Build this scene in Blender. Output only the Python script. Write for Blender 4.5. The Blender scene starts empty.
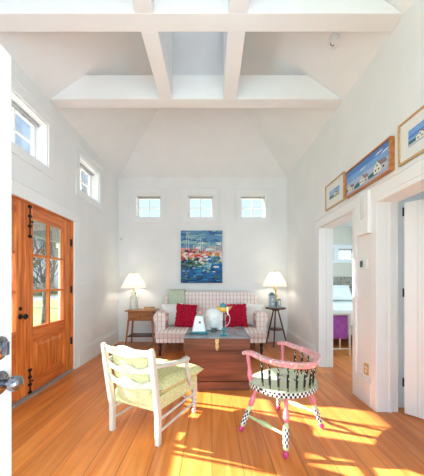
import bpy, math, random
from mathutils import Vector, Matrix
R = math.radians
PI = math.pi
sc = bpy.context.scene
COL = sc.collection

# ------------------------------------------------------------------ camera, sky, sun, big lights, exposure
CAMZ = 1.22
FPX = 252.0
cam_d = bpy.data.cameras.new('camera')
cam = bpy.data.objects.new('camera', cam_d)
COL.objects.link(cam)
cam.location = (0, 0, CAMZ)
cam.rotation_euler = (R(90), 0, 0)
cam_d.sensor_fit = 'AUTO'
cam_d.sensor_width = 36
cam_d.lens = FPX / 476 * 36
cam_d.shift_y = 45.0 / 476
cam_d.clip_start = 0.02
sc.camera = cam

w = bpy.data.worlds.new('sky')
sc.world = w
w.use_nodes = True
nt = w.node_tree
nt.nodes.clear()
wo = nt.nodes.new('ShaderNodeOutputWorld')
bg = nt.nodes.new('ShaderNodeBackground')
tc = nt.nodes.new('ShaderNodeTexCoord')
sx = nt.nodes.new('ShaderNodeSeparateXYZ')
rp = nt.nodes.new('ShaderNodeValToRGB')
nt.links.new(tc.outputs['Generated'], sx.inputs[0])
nt.links.new(sx.outputs['Z'], rp.inputs[0])
nt.links.new(rp.outputs[0], bg.inputs[0])
nt.links.new(bg.outputs[0], wo.inputs[0])
rp.color_ramp.elements[0].position = 0.0
rp.color_ramp.elements[0].color = (0.88, 0.95, 1.0, 1)
rp.color_ramp.elements[1].position = 0.62
rp.color_ramp.elements[1].color = (0.30, 0.58, 1.0, 1)
e = rp.color_ramp.elements.new(0.30)
e.color = (0.64, 0.82, 0.96, 1)
bg.inputs[1].default_value = 1.0

SUN_DIR = Vector((1.0, -0.272, -0.432)).normalized()
sd = bpy.data.lights.new('sun', 'SUN')
sd.energy = 26.0
sd.angle = R(0.6)
sd.color = (1.0, 0.93, 0.80)
sun = bpy.data.objects.new('sun', sd)
COL.objects.link(sun)
sun.rotation_euler = SUN_DIR.to_track_quat('-Z', 'Y').to_euler()
sun.location = (-6, 4, 5)

def area(name, loc, rot, sx_, sy_, power, col=(1, 1, 1)):
    d = bpy.data.lights.new(name, 'AREA')
    d.shape = 'RECTANGLE'
    d.size = sx_
    d.size_y = sy_
    d.energy = power
    d.color = col
    o = bpy.data.objects.new(name, d)
    COL.objects.link(o)
    o.location = loc
    o.rotation_euler = rot
    return o

# added fill lights without a real source: behind the camera, in bedroom and closet
FILL = (0.58, 0.84, 1.0)
area('fill_behind_far', (-0.2, -6.0, 1.0), (R(90), 0, 0), 4.5, 2.0, 56, FILL)
area('fill_behind_up', (-0.2, -1.0, 0.2), (R(180), 0, 0), 3.2, 1.2, 22, FILL)
area('fill_behind_left', (-1.85, -0.6, 0.9), (R(76), 0, R(-92)), 1.8, 1.5, 124, FILL)
area('fill_behind_right', (1.4, -1.7, 0.95), (R(78), 0, R(84)), 1.6, 1.5, 92, FILL)
area('fill_bedroom', (4.2, 4.2, 1.7), (R(90), 0, R(90)), 2.0, 1.4, 42, FILL)  # added fill, brightens the bedroom and spills through its opening
area('fill_closet', (3.6, 1.2, 1.5), (R(90), 0, R(82)), 1.6, 1.6, 9, FILL)  # added fill, spills through the closet opening towards the left wall

sc.view_settings.view_transform = 'Standard'
sc.view_settings.look = 'None'
sc.view_settings.gamma = 1.0
sc.view_settings.exposure = 0.36
sc.view_settings.use_curve_mapping = False

# ------------------------------------------------------------------ materials
MATS = {}

def mat(name, col, rough=0.6, var=0.05, scale=9.0, metal=0.0, bump=0.0, spec=0.4, stretch=(1, 1, 1), bscale=None, detail=3.0):
    """plain procedural material: colour broken up by a stretched noise, optional bump"""
    if name in MATS:
        return MATS[name]
    m = bpy.data.materials.new(name)
    m.use_nodes = True
    t = m.node_tree
    b = t.nodes['Principled BSDF']
    b.inputs['Roughness'].default_value = rough
    b.inputs['Metallic'].default_value = metal
    b.inputs['Specular IOR Level'].default_value = spec
    c = t.nodes.new('ShaderNodeTexCoord')
    mp = t.nodes.new('ShaderNodeMapping')
    mp.inputs['Scale'].default_value = stretch
    n = t.nodes.new('ShaderNodeTexNoise')
    n.inputs['Scale'].default_value = scale
    n.inputs['Detail'].default_value = detail
    r = t.nodes.new('ShaderNodeValToRGB')
    lo = [max(0, x * (1 - var * 1.6)) for x in col]
    hi = [min(1, x * (1 + var)) for x in col]
    r.color_ramp.elements[0].position = 0.3
    r.color_ramp.elements[1].position = 0.7
    r.color_ramp.elements[0].color = (*lo, 1)
    r.color_ramp.elements[1].color = (*hi, 1)
    t.links.new(c.outputs['Object'], mp.inputs[0])
    t.links.new(mp.outputs[0], n.inputs['Vector'])
    t.links.new(n.outputs['Fac'], r.inputs[0])
    t.links.new(r.outputs[0], b.inputs['Base Color'])
    if bump:
        bn = t.nodes.new('ShaderNodeTexNoise')
        bn.inputs['Scale'].default_value = bscale or scale * 6
        t.links.new(mp.outputs[0], bn.inputs['Vector'])
        bp = t.nodes.new('ShaderNodeBump')
        bp.inputs['Strength'].default_value = bump
        bp.inputs['Distance'].default_value = 0.01
        t.links.new(bn.outputs['Fac'], bp.inputs['Height'])
        t.links.new(bp.outputs[0], b.inputs['Normal'])
    MATS[name] = m
    return m

def wood(name, dark, light, rough=0.35, axis='Z', scale=2.2, spec=0.4):
    """wood grain: noise stretched along an axis"""
    if name in MATS:
        return MATS[name]
    st = {'X': (1.2, 14, 14), 'Y': (14, 1.2, 14), 'Z': (14, 14, 1.2)}[axis]
    m = mat(name, light, rough, 0.1, scale, spec=spec, stretch=st, detail=5)
    r = [n for n in m.node_tree.nodes if n.type == 'VALTORGB'][0]
    r.color_ramp.elements[0].color = (*dark, 1)
    r.color_ramp.elements[1].color = (*light, 1)
    r.color_ramp.elements[0].position = 0.32
    r.color_ramp.elements[1].position = 0.66
    return m

def glass(name, tint=(1, 1, 1), refl=0.5):
    if name in MATS:
        return MATS[name]
    m = bpy.data.materials.new(name)
    m.use_nodes = True
    t = m.node_tree
    t.nodes.clear()
    o = t.nodes.new('ShaderNodeOutputMaterial')
    mx = t.nodes.new('ShaderNodeMixShader')
    tr = t.nodes.new('ShaderNodeBsdfTransparent')
    gl = t.nodes.new('ShaderNodeBsdfGlossy')
    gl.inputs['Roughness'].default_value = 0.02
    fr = t.nodes.new('ShaderNodeFresnel')
    fr.inputs[0].default_value = 1.3
    ns = t.nodes.new('ShaderNodeTexNoise')
    ns.inputs['Scale'].default_value = 3.0
    cr = t.nodes.new('ShaderNodeValToRGB')
    cr.color_ramp.elements[0].color = (*[x * 0.985 for x in tint], 1)
    cr.color_ramp.elements[1].color = (*tint, 1)
    ma = t.nodes.new('ShaderNodeMath')
    ma.operation = 'MULTIPLY'
    ma.inputs[1].default_value = refl
    t.links.new(ns.outputs['Fac'], cr.inputs[0])
    t.links.new(cr.outputs[0], tr.inputs[0])
    t.links.new(fr.outputs[0], ma.inputs[0])
    t.links.new(ma.outputs[0], mx.inputs[0])
    t.links.new(tr.outputs[0], mx.inputs[1])
    t.links.new(gl.outputs[0], mx.inputs[2])
    t.links.new(mx.outputs[0], o.inputs[0])
    MATS[name] = m
    return m

def node_mat(name, rough=0.6, spec=0.4):
    m = bpy.data.materials.new(name)
    m.use_nodes = True
    b = m.node_tree.nodes['Principled BSDF']
    b.inputs['Roughness'].default_value = rough
    b.inputs['Specular IOR Level'].default_value = spec
    MATS[name] = m
    return m, m.node_tree, b

def floor_material():
    m, t, b = node_mat('heart_pine', 0.30, 0.45)
    N, L = t.nodes.new, t.links.new
    c = N('ShaderNodeTexCoord')
    mp = N('ShaderNodeMapping')
    mp.inputs['Rotation'].default_value = (0, 0, R(90))
    L(c.outputs['Object'], mp.inputs[0])
    br = N('ShaderNodeTexBrick')
    br.offset = 0.37
    br.inputs['Scale'].default_value = 1.0
    br.inputs['Brick Width'].default_value = 3.4
    br.inputs['Row Height'].default_value = 0.205
    br.inputs['Mortar Size'].default_value = 0.0022
    br.inputs['Mortar Smooth'].default_value = 0.1
    br.inputs['Bias'].default_value = 0.0
    br.inputs['Color1'].default_value = (0.02, 0.02, 0.02, 1)
    br.inputs['Color2'].default_value = (0.98, 0.98, 0.98, 1)
    br.inputs['Mortar'].default_value = (0.5, 0.5, 0.5, 1)
    L(mp.outputs[0], br.inputs['Vector'])
    # grain along y, shifted from board to board
    ad = N('ShaderNodeVectorMath')
    ad.operation = 'MULTIPLY_ADD'
    ad.inputs[1].default_value = (0, 7.0, 5.0)
    L(br.outputs['Color'], ad.inputs[0])
    L(c.outputs['Object'], ad.inputs[2])
    m2 = N('ShaderNodeMapping')
    m2.inputs['Scale'].default_value = (11, 0.7, 1)
    L(ad.outputs[0], m2.inputs[0])
    n1 = N('ShaderNodeTexNoise')
    n1.inputs['Scale'].default_value = 1.6
    n1.inputs['Detail'].default_value = 6
    n1.inputs['Distortion'].default_value = 0.8
    L(m2.outputs[0], n1.inputs['Vector'])
    rp = N('ShaderNodeValToRGB')
    rp.color_ramp.elements[0].position = 0.30
    rp.color_ramp.elements[0].color = (0.60, 0.152, 0.026, 1)
    rp.color_ramp.elements[1].position = 0.68
    rp.color_ramp.elements[1].color = (0.84, 0.295, 0.072, 1)
    L(n1.outputs['Fac'], rp.inputs[0])
    # board to board tone
    hs = N('ShaderNodeHueSaturation')
    mr = N('ShaderNodeMapRange')
    mr.inputs['To Min'].default_value = 0.82
    mr.inputs['To Max'].default_value = 1.12
    L(br.outputs['Color'], mr.inputs['Value'])
    L(mr.outputs[0], hs.inputs['Value'])
    L(rp.outputs[0], hs.inputs['Color'])
    # gaps
    mx = N('ShaderNodeMix')
    mx.data_type = 'RGBA'
    mx.inputs[7].default_value = (0.20, 0.08, 0.03, 1)
    L(br.outputs['Fac'], mx.inputs[0])
    L(hs.outputs[0], mx.inputs[6])
    # knots and old nail holes
    vo = N('ShaderNodeTexVoronoi')
    vo.inputs['Scale'].default_value = 2.6
    m3 = N('ShaderNodeMapping')
    m3.inputs['Scale'].default_value = (1.4, 0.9, 1)
    L(c.outputs['Object'], m3.inputs[0])
    L(m3.outputs[0], vo.inputs['Vector'])
    lt = N('ShaderNodeMapRange')
    lt.inputs['From Min'].default_value = 0.028
    lt.inputs['From Max'].default_value = 0.05
    lt.inputs['To Min'].default_value = 0.8
    lt.inputs['To Max'].default_value = 0.0
    L(vo.outputs['Distance'], lt.inputs['Value'])
    mk = N('ShaderNodeMix')
    mk.data_type = 'RGBA'
    mk.inputs[7].default_value = (0.10, 0.03, 0.015, 1)
    L(lt.outputs[0], mk.inputs[0])
    L(mx.outputs[2], mk.inputs[6])
    L(mk.outputs[2], b.inputs['Base Color'])
    bp = N('ShaderNodeBump')
    bp.inputs['Strength'].default_value = 0.25
    bp.inputs['Distance'].default_value = 0.004
    bp.invert = True
    L(br.outputs['Fac'], bp.inputs['Height'])
    L(bp.outputs[0], b.inputs['Normal'])
    return m

def plaid_material(name, base, stripe, faint, px, axis='X', pz=None, rough=0.9, weave=True, thresh=0.62, cross=0.5):
    """fabric: stripes of one colour along one axis and fainter ones along another"""
    m, t, b = node_mat(name, rough, 0.15)
    N, L = t.nodes.new, t.links.new
    c = N('ShaderNodeTexCoord')
    def band(ax, period, lo, hi):
        wv = N('ShaderNodeTexWave')
        wv.wave_type = 'BANDS'
        wv.bands_direction = ax
        wv.inputs['Scale'].default_value = 0.314 / period
        wv.inputs['Distortion'].default_value = 0.0
        L(c.outputs['Object'], wv.inputs['Vector'])
        mr = N('ShaderNodeMapRange')
        mr.inputs['From Min'].default_value = lo
        mr.inputs['From Max'].default_value = hi
        L(wv.outputs['Fac'], mr.inputs['Value'])
        return mr.outputs[0]
    a = band(axis, px, thresh, thresh + 0.2)
    mx = N('ShaderNodeMix')
    mx.data_type = 'RGBA'
    mx.inputs[6].default_value = (*base, 1)
    mx.inputs[7].default_value = (*stripe, 1)
    L(a, mx.inputs[0])
    out = mx.outputs[2]
    if pz:
        for ax in ('Z', 'Y') if axis == 'X' else ('X', 'Z'):
            z = band(ax, pz, 0.78, 0.9)
            mu = N('ShaderNodeMath')
            mu.operation = 'MULTIPLY'
            mu.inputs[1].default_value = cross
            L(z, mu.inputs[0])
            m2 = N('ShaderNodeMix')
            m2.data_type = 'RGBA'
            m2.inputs[7].default_value = (*faint, 1)
            L(mu.outputs[0], m2.inputs[0])
            L(out, m2.inputs[6])
            out = m2.outputs[2]
    L(out, b.inputs['Base Color'])
    if weave:
        n = N('ShaderNodeTexNoise')
        n.inputs['Scale'].default_value = 220
        L(c.outputs['Object'], n.inputs['Vector'])
        bp = N('ShaderNodeBump')
        bp.inputs['Strength'].default_value = 0.25
        bp.inputs['Distance'].default_value = 0.003
        L(n.outputs['Fac'], bp.inputs['Height'])
        L(bp.outputs[0], b.inputs['Normal'])
    return m

def spots_material(name, base, spots, scale=28, size=0.32, rough=0.4):
    """paint with small blossoms: voronoi cells, each its own spot colour"""
    m, t, b = node_mat(name, rough, 0.4)
    N, L = t.nodes.new, t.links.new
    c = N('ShaderNodeTexCoord')
    v = N('ShaderNodeTexVoronoi')
    v.inputs['Scale'].default_value = scale
    L(c.outputs['Object'], v.inputs['Vector'])
    s = N('ShaderNodeSeparateColor')
    L(v.outputs['Color'], s.inputs[0])
    r = N('ShaderNodeValToRGB')
    r.color_ramp.interpolation = 'CONSTANT'
    k = len(spots)
    r.color_ramp.elements[0].color = (*spots[0], 1)
    r.color_ramp.elements[1].position = 1 / k
    r.color_ramp.elements[1].color = (*spots[1], 1)
    for i in range(2, k):
        e = r.color_ramp.elements.new(i / k)
        e.color = (*spots[i], 1)
    L(s.outputs[0], r.inputs[0])
    mr = N('ShaderNodeMapRange')
    mr.inputs['From Min'].default_value = size
    mr.inputs['From Max'].default_value = size * 0.8
    L(v.outputs['Distance'], mr.inputs['Value'])
    mx = N('ShaderNodeMix')
    mx.data_type = 'RGBA'
    mx.inputs[6].default_value = (*base, 1)
    L(mr.outputs[0], mx.inputs[0])
    L(r.outputs[0], mx.inputs[7])
    L(mx.outputs[2], b.inputs['Base Color'])
    return m

def shade_material():
    m, t, b = node_mat('lamp_shade_linen', 0.9, 0.1)
    N, L = t.nodes.new, t.links.new
    n = N('ShaderNodeTexNoise')
    n.inputs['Scale'].default_value = 90
    r = N('ShaderNodeValToRGB')
    r.color_ramp.elements[0].color = (0.88, 0.85, 0.78, 1)
    r.color_ramp.elements[1].color = (0.94, 0.91, 0.85, 1)
    L(n.outputs['Fac'], r.inputs[0])
    L(r.outputs[0], b.inputs['Base Color'])
    tl = N('ShaderNodeBsdfTranslucent')
    L(r.outputs[0], tl.inputs[0])
    mx = N('ShaderNodeMixShader')
    b.inputs['Emission Color'].default_value = (1.0, 0.91, 0.72, 1)
    b.inputs['Emission Strength'].default_value = 0.55
    mx.inputs[0].default_value = 0.4
    L(b.outputs[0], mx.inputs[1])
    L(tl.outputs[0], mx.inputs[2])
    L(mx.outputs[0], t.nodes['Material Output'].inputs[0])
    return m

WALL = mat('white_wall_paint', (0.885, 0.88, 0.87), 0.75, 0.015, 3)
CEIL = mat('white_ceiling_paint', (0.87, 0.87, 0.865), 0.8, 0.015, 3)
CEILG = mat('pale_grey_shade_cloth', (0.78, 0.79, 0.79), 0.8, 0.02, 3)
TRIM = mat('white_gloss_trim', (0.90, 0.90, 0.895), 0.4, 0.01, 3)
BEAM = mat('white_beam_paint', (0.88, 0.875, 0.865), 0.6, 0.012, 3)
FLOOR = floor_material()
DOORW = wood('stained_door_wood', (0.50, 0.10, 0.014), (0.84, 0.255, 0.055), 0.32, 'Z')
DOORH = wood('stained_door_wood_across', (0.46, 0.085, 0.014), (0.76, 0.21, 0.046), 0.3, 'X')
BLACK = mat('black_iron', (0.018, 0.018, 0.02), 0.45, 0.1, 30, metal=0.6)
PEWTER = mat('dark_pewter', (0.30, 0.31, 0.35), 0.16, 0.15, 30, metal=1.0)
STEELY = mat('worn_grey_steel', (0.36, 0.35, 0.35), 0.45, 0.1, 40, metal=0.4)
BRASS = mat('aged_brass', (0.70, 0.50, 0.23), 0.35, 0.12, 40, metal=0.35)
PANE = glass('window_glass', (0.98, 0.99, 1.0), 0.5)
CREAM = mat('cream_chair_paint', (0.67, 0.595, 0.50), 0.45, 0.05, 14)
FRINGE = mat('dark_walnut', (0.055, 0.022, 0.013), 0.35, 0.2, 20)
TABLEW = wood('side_table_wood', (0.28, 0.09, 0.026), (0.54, 0.215, 0.075), 0.35, 'X')
TABLED = wood('side_table_dark_wood', (0.07, 0.025, 0.012), (0.16, 0.055, 0.025), 0.35, 'Z')
CHESTW = wood('old_chest_wood', (0.095, 0.028, 0.014), (0.235, 0.078, 0.036), 0.42, 'X', 1.5)
CHESTT = mat('worn_blue_grey_lid', (0.19, 0.215, 0.24), 0.22, 0.25, 7, spec=0.6)
SOFA = plaid_material('cream_and_pink_plaid', (0.95, 0.87, 0.82), (0.80, 0.48, 0.45), (0.80, 0.56, 0.51), 0.068, 'X', 0.085, cross=0.5, thresh=0.78)
YELLOW = mat('yellow_green_weave', (0.72, 0.67, 0.34), 0.95, 0.16, 75, bump=0.3, spec=0.15)
WHITEF = mat('white_cotton', (0.92, 0.90, 0.86), 0.95, 0.03, 12, bump=0.15)
REDF = mat('red_shag', (0.62, 0.016, 0.055), 0.95, 0.45, 70, bump=0.9, bscale=110, spec=0.1)
GREENF = mat('pale_green_throw', (0.58, 0.66, 0.50), 0.95, 0.06, 40, bump=0.3)
PINK = mat('pink_enamel', (0.80, 0.24, 0.30), 0.35, 0.06, 20)
HOTPINK = mat('magenta_enamel', (0.66, 0.05, 0.22), 0.3, 0.08, 20)
PINKFL = spots_material('pink_enamel_with_blossoms', (0.84, 0.36, 0.38), [(0.86, 0.80, 0.78), (0.82, 0.30, 0.34), (0.36, 0.44, 0.25), (0.84, 0.55, 0.55), (0.90, 0.80, 0.72)], 34, 0.42)
GREENP = mat('pale_green_enamel', (0.56, 0.68, 0.36), 0.35, 0.06, 20)
SEATG = mat('pale_green_seat_enamel', (0.66, 0.76, 0.52), 0.35, 0.06, 14)
INK = mat('black_enamel', (0.015, 0.013, 0.016), 0.35, 0.1, 30)
CHALK = mat('white_enamel', (0.85, 0.84, 0.80), 0.35, 0.04, 30)
GOLD = mat('ochre_enamel', (0.70, 0.46, 0.10), 0.35, 0.08, 30)
CERAM = mat('white_ceramic_glaze', (0.86, 0.85, 0.81), 0.2, 0.03, 16, spec=0.5)
TEAL = mat('teal_glaze', (0.05, 0.27, 0.30), 0.2, 0.15, 30, spec=0.5)
MAROON = mat('dark_maroon_glaze', (0.10, 0.012, 0.03), 0.25, 0.1, 30)
SHADE = shade_material()
BLUEG = mat('blue_grey_ceramic', (0.40, 0.51, 0.57), 0.3, 0.12, 24)
DKBLUE = mat('slate_roof_glaze', (0.13, 0.19, 0.24), 0.3, 0.15, 24)
JUG = mat('milky_green_glass', (0.70, 0.74, 0.66), 0.12, 0.06, 10, spec=0.6)
PLATE = mat('white_plastic', (0.84, 0.84, 0.83), 0.4, 0.01, 20)
SCREEN = mat('grey_display', (0.10, 0.16, 0.17), 0.25, 0.08, 40)
GOLDFR = wood('light_maple_frame', (0.52, 0.30, 0.12), (0.70, 0.46, 0.22), 0.35, 'X')
ORFR = wood('orange_pine_frame', (0.44, 0.14, 0.035), (0.66, 0.27, 0.08), 0.35, 'X')
MATB = mat('white_mat_board', (0.84, 0.83, 0.79), 0.9, 0.01, 20)
PURPLE = mat('orchid_velvet', (0.36, 0.08, 0.36), 0.8, 0.12, 16, bump=0.2)
GRASS = mat('lawn_grass', (0.30, 0.42, 0.13), 0.95, 0.3, 1.6, bump=0.4)
ROAD = mat('road_asphalt', (0.30, 0.33, 0.38), 0.9, 0.08, 3)
BARK = mat('grey_bark', (0.17, 0.14, 0.12), 0.9, 0.2, 12)
LEAF = mat('tree_leaves', (0.16, 0.24, 0.06), 0.8, 0.4, 6)
HEDGE = mat('brown_brush', (0.17, 0.15, 0.09), 0.9, 0.4, 3)
PORCHW = mat('grey_porch_boards', (0.20, 0.20, 0.20), 0.8, 0.08, 4)

# ------------------------------------------------------------------ mesh helpers
def frames(pts):
    """tangent frames along a polyline"""
    pts = [Vector(p) for p in pts]
    out = []
    up = None
    for i, p in enumerate(pts):
        a = pts[max(0, i - 1)]
        b = pts[min(len(pts) - 1, i + 1)]
        t = (b - a).normalized()
        if up is None:
            up = Vector((0, 0, 1)) if abs(t.z) < 0.9 else Vector((0, 1, 0))
        s = t.cross(up)
        if s.length < 1e-5:
            s = t.cross(Vector((1, 0, 0)))
        s.normalize()
        n = s.cross(t).normalized()
        up = n
        out.append((p, t, s, n))
    return out

class MB:
    """collects shapes into one mesh"""
    def __init__(s):
        s.v, s.f, s.m = [], [], []
    def add(s, vs, fs, mi=0):
        k = len(s.v)
        s.v += [tuple(v) for v in vs]
        for i, f in enumerate(fs):
            s.f.append([k + a for a in f])
            s.m.append(mi[i] if isinstance(mi, list) else mi)
        return s
    def box(s, x0, x1, y0, y1, z0, z1, mi=0):
        vs = [(x, y, z) for z in (z0, z1) for y in (y0, y1) for x in (x0, x1)]
        fs = [(0, 2, 3, 1), (4, 5, 7, 6), (0, 1, 5, 4), (2, 6, 7, 3), (0, 4, 6, 2), (1, 3, 7, 5)]
        return s.add(vs, fs, mi)
    def tube(s, pts, rad, seg=8, mi=0, sq=None, ang=0.0, matf=None, cap=True):
        """round tube along a polyline; sq=(a,b) scales the section along the two frame axes"""
        fr = frames(pts)
        if not isinstance(rad, (list, tuple)):
            rad = [rad] * len(fr)
        vs, fs, ms = [], [], []
        a, b = sq or (1, 1)
        for (p, t, sd, n), r in zip(fr, rad):
            for k in range(seg):
                th = 2 * PI * k / seg + ang
                vs.append(p + sd * (math.cos(th) * r * a) + n * (math.sin(th) * r * b))
        for i in range(len(fr) - 1):
            for k in range(seg):
                fs.append((i * seg + k, i * seg + (k + 1) % seg, (i + 1) * seg + (k + 1) % seg, (i + 1) * seg + k))
                ms.append(matf(i, k) if matf else mi)
        if cap:
            fs.append(tuple(reversed(range(seg))))
            fs.append(tuple((len(fr) - 1) * seg + k for k in range(seg)))
            ms += [matf(0, 0) if matf else mi, matf(len(fr) - 2, 0) if matf else mi]
        return s.add(vs, fs, ms)
    def lathe(s, prof, c=(0, 0, 0), seg=24, mi=0, axis=None, matf=None):
        """profile [(r,z)] turned about an axis through c"""
        M = Matrix.Identity(3) if axis is None else Vector((0, 0, 1)).rotation_difference(Vector(axis)).to_matrix()
        c = Vector(c)
        vs, fs, ms = [], [], []
        for r, z in prof:
            for k in range(seg):
                th = 2 * PI * k / seg
                vs.append(c + M @ Vector((math.cos(th) * r, math.sin(th) * r, z)))
        for i in range(len(prof) - 1):
            for k in range(seg):
                fs.append((i * seg + k, i * seg + (k + 1) % seg, (i + 1) * seg + (k + 1) % seg, (i + 1) * seg + k))
                ms.append(matf(i, k) if matf else mi)
        if prof[0][0] > 1e-4:
            fs.append(tuple(reversed(range(seg)))); ms.append(matf(0, 0) if matf else mi)
        if prof[-1][0] > 1e-4:
            fs.append(tuple((len(prof) - 1) * seg + k for k in range(seg))); ms.append(matf(len(prof) - 2, 0) if matf else mi)
        return s.add(vs, fs, ms)
    def prism(s, poly, d0, d1, plane='xz', mi=0):
        """polygon extruded along the third axis"""
        n = len(poly)
        def P(a, b, d):
            return {'xz': (a, d, b), 'yz': (d, a, b), 'xy': (a, b, d)}[plane]
        vs = [P(a, b, d0) for a, b in poly] + [P(a, b, d1) for a, b in poly]
        fs = [tuple(range(n)), tuple(reversed(range(n, 2 * n)))]
        for i in range(n):
            j = (i + 1) % n
            fs.append((i, n + i, n + j, j))
        return s.add(vs, fs, mi)
    def grid(s, fn, nu, nv, mi=0, closed_u=False):
        vs = [fn(i / nu, j / nv) for j in range(nv + 1) for i in range(nu + 1)]
        fs = []
        for j in range(nv):
            for i in range(nu):
                a = j * (nu + 1) + i
                fs.append((a, a + 1, a + nu + 2, a + nu + 1))
        return s.add(vs, fs, mi)
    def ball(s, c, r, seg=16, mi=0, sz=(1, 1, 1)):
        vs, fs = [], []
        n = seg // 2
        for j in range(n + 1):
            ph = PI * j / n
            for k in range(seg):
                th = 2 * PI * k / seg
                vs.append((c[0] + r * sz[0] * math.sin(ph) * math.cos(th), c[1] + r * sz[1] * math.sin(ph) * math.sin(th), c[2] - r * sz[2] * math.cos(ph)))
        for j in range(n):
            for k in range(seg):
                fs.append((j * seg + k, j * seg + (k + 1) % seg, (j + 1) * seg + (k + 1) % seg, (j + 1) * seg + k))
        return s.add(vs, fs, mi)
    def build(s, name, mats, parent=None, bevel=0, smooth=False, sub=0, seg=2):
        me = bpy.data.meshes.new(name)
        me.from_pydata(s.v, [], s.f)
        if not isinstance(mats, (list, tuple)):
            mats = [mats]
        for m in mats:
            me.materials.append(m)
        me.polygons.foreach_set('material_index', s.m)
        me.validate()
        import bmesh
        bm = bmesh.new()
        bm.from_mesh(me)
        bmesh.ops.remove_doubles(bm, verts=bm.verts, dist=1e-5)
        bmesh.ops.recalc_face_normals(bm, faces=bm.faces)
        bm.to_mesh(me)
        bm.free()
        if smooth:
            me.polygons.foreach_set('use_smooth', [True] * len(me.polygons))
            try:
                me.set_sharp_from_angle(angle=R(42))
            except Exception:
                pass
        o = bpy.data.objects.new(name, me)
        COL.objects.link(o)
        if parent:
            o.parent = parent
        if bevel:
            b = o.modifiers.new('bevel', 'BEVEL')
            b.width = bevel
            b.segments = seg
            b.limit_method = 'ANGLE'
            b.angle_limit = R(40)
        if sub:
            u = o.modifiers.new('sub', 'SUBSURF')
            u.levels = sub
            u.render_levels = sub
        return o

def thing(name, label, cat, loc=(0, 0, 0), rz=0.0, group=None):
    o = bpy.data.objects.new(name, None)
    o.empty_display_size = 0.1
    COL.objects.link(o)
    o.location = loc
    o.rotation_euler = (0, 0, rz)
    return tag(o, label, cat, group)

def tag(o, label, cat, group=None):
    o['label'] = label
    o['category'] = cat
    if group:
        o['group'] = group
    return o

def struct_empty(name, loc, rz=0.0, label=None, cat=None):
    o = bpy.data.objects.new(name, None)
    COL.objects.link(o)
    o.location = loc
    o.rotation_euler = (0, 0, rz)
    return st(o, label, cat)

def st(o, label=None, cat=None):
    o['kind'] = 'structure'
    if label:
        o['label'] = label
    if cat:
        o['category'] = cat
    return o

def holed_wall(name, plane, pos, thick, u0, u1, v0, v1, holes, m):
    """wall slab in a plane ('x' or 'y') with rectangular openings and their reveals"""
    us = sorted({u0, u1, *[a for h in holes for a in h[:2]]})
    vs_ = sorted({v0, v1, *[a for h in holes for a in h[2:]]})
    us = [u for u in us if u0 <= u <= u1]
    vs_ = [v for v in vs_ if v0 <= v <= v1]
    def hole(i, j):
        if not (0 <= i < len(us) - 1 and 0 <= j < len(vs_) - 1):
            return None
        uc, vc = (us[i] + us[i + 1]) / 2, (vs_[j] + vs_[j + 1]) / 2
        return any(h[0] < uc < h[1] and h[2] < vc < h[3] for h in holes)
    def P(u, v, d):
        return (pos + d, u, v) if plane == 'x' else (u, pos + d, v)
    b = MB()
    for i in range(len(us) - 1):
        for j in range(len(vs_) - 1):
            if hole(i, j):
                continue
            a, c, e, g = us[i], us[i + 1], vs_[j], vs_[j + 1]
            for d in (0, thick):
                b.add([P(a, e, d), P(c, e, d), P(c, g, d), P(a, g, d)], [(0, 1, 2, 3)])
            for (di, dj, q) in ((-1, 0, ((a, e), (a, g))), (1, 0, ((c, e), (c, g))), (0, -1, ((a, e), (c, e))), (0, 1, ((a, g), (c, g)))):
                if hole(i + di, j + dj) is not False:
                    (ua, va), (ub, vb) = q
                    b.add([P(ua, va, 0), P(ub, vb, 0), P(ub, vb, thick), P(ua, va, thick)], [(0, 1, 2, 3)])
    return st(b.build(name, m))

# ------------------------------------------------------------------ the room
XL, XR, YB, YR, H = -1.95, 1.57, 5.25, -1.5, 3.41
WT = 0.19
SL, FLAT = 0.667, 4.35
DY0, DY1, DZ = 1.80, 3.545, 2.085             # French doors in the left wall
O1 = (2.786, 3.66, 0.0, 2.015)                # opening to the bedroom
O2 = (1.42, 2.383, 0.0, 1.985)                # opening to the closet
LW = [(2.33, 2.99, 2.585, 3.10), (3.69, 4.35, 2.585, 3.10)]
BW = [(-1.60, -1.06, 2.575, 3.065), (-0.52, 0.03, 2.575, 3.065), (0.583, 1.135, 2.575, 3.065)]

fl = MB().box(XL - 0.2, 5.2, YR - 0.2, 7.2, -0.12, 0.0).build('floor', FLOOR)
st(fl)
holed_wall('wall_left', 'x', XL, -WT, YR, YB, 0, H, [(DY0, DY1, 0, DZ)] + LW, WALL)
holed_wall('wall_back', 'y', YB, WT, XL - WT, XR + WT, 0, H, BW, WALL)
holed_wall('wall_right', 'x', XR, WT, YR, YB, 0, H, [O1, O2], WALL)

# vaulted ceiling: four slopes up to a flat, with the skylight well cut out of it
t_ = (FLAT - H) / SL
xa, xb, ya, yb = XL + t_, XR - t_, YR + t_, YB - t_
SK = (-0.47, 0.135, 2.2, 3.03)                # skylight well
c = MB()
c.add([(XL, YR, H), (xa, ya, FLAT), (xa, yb, FLAT), (XL, YB, H)], [(0, 1, 2, 3)])
c.add([(XR, YR, H), (xb, ya, FLAT), (xb, yb, FLAT), (XR, YB, H)], [(0, 1, 2, 3)])
c.add([(XL, YB, H), (xa, yb, FLAT), (xb, yb, FLAT), (XR, YB, H)], [(0, 1, 2, 3)])
c.add([(XL, YR, H), (xa, ya, FLAT), (xb, ya, FLAT), (XR, YR, H)], [(0, 1, 2, 3)])
xs, ys = [xa, SK[0], SK[1], xb], [ya, SK[2], SK[3], yb]
for i in range(3):
    for j in range(3):
        if (i, j) != (1, 1):
            c.add([(xs[i], ys[j], FLAT), (xs[i + 1], ys[j], FLAT), (xs[i + 1], ys[j + 1], FLAT), (xs[i], ys[j + 1], FLAT)], [(0, 1, 2, 3)])
ceil = c.build('ceiling', CEIL)
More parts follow.
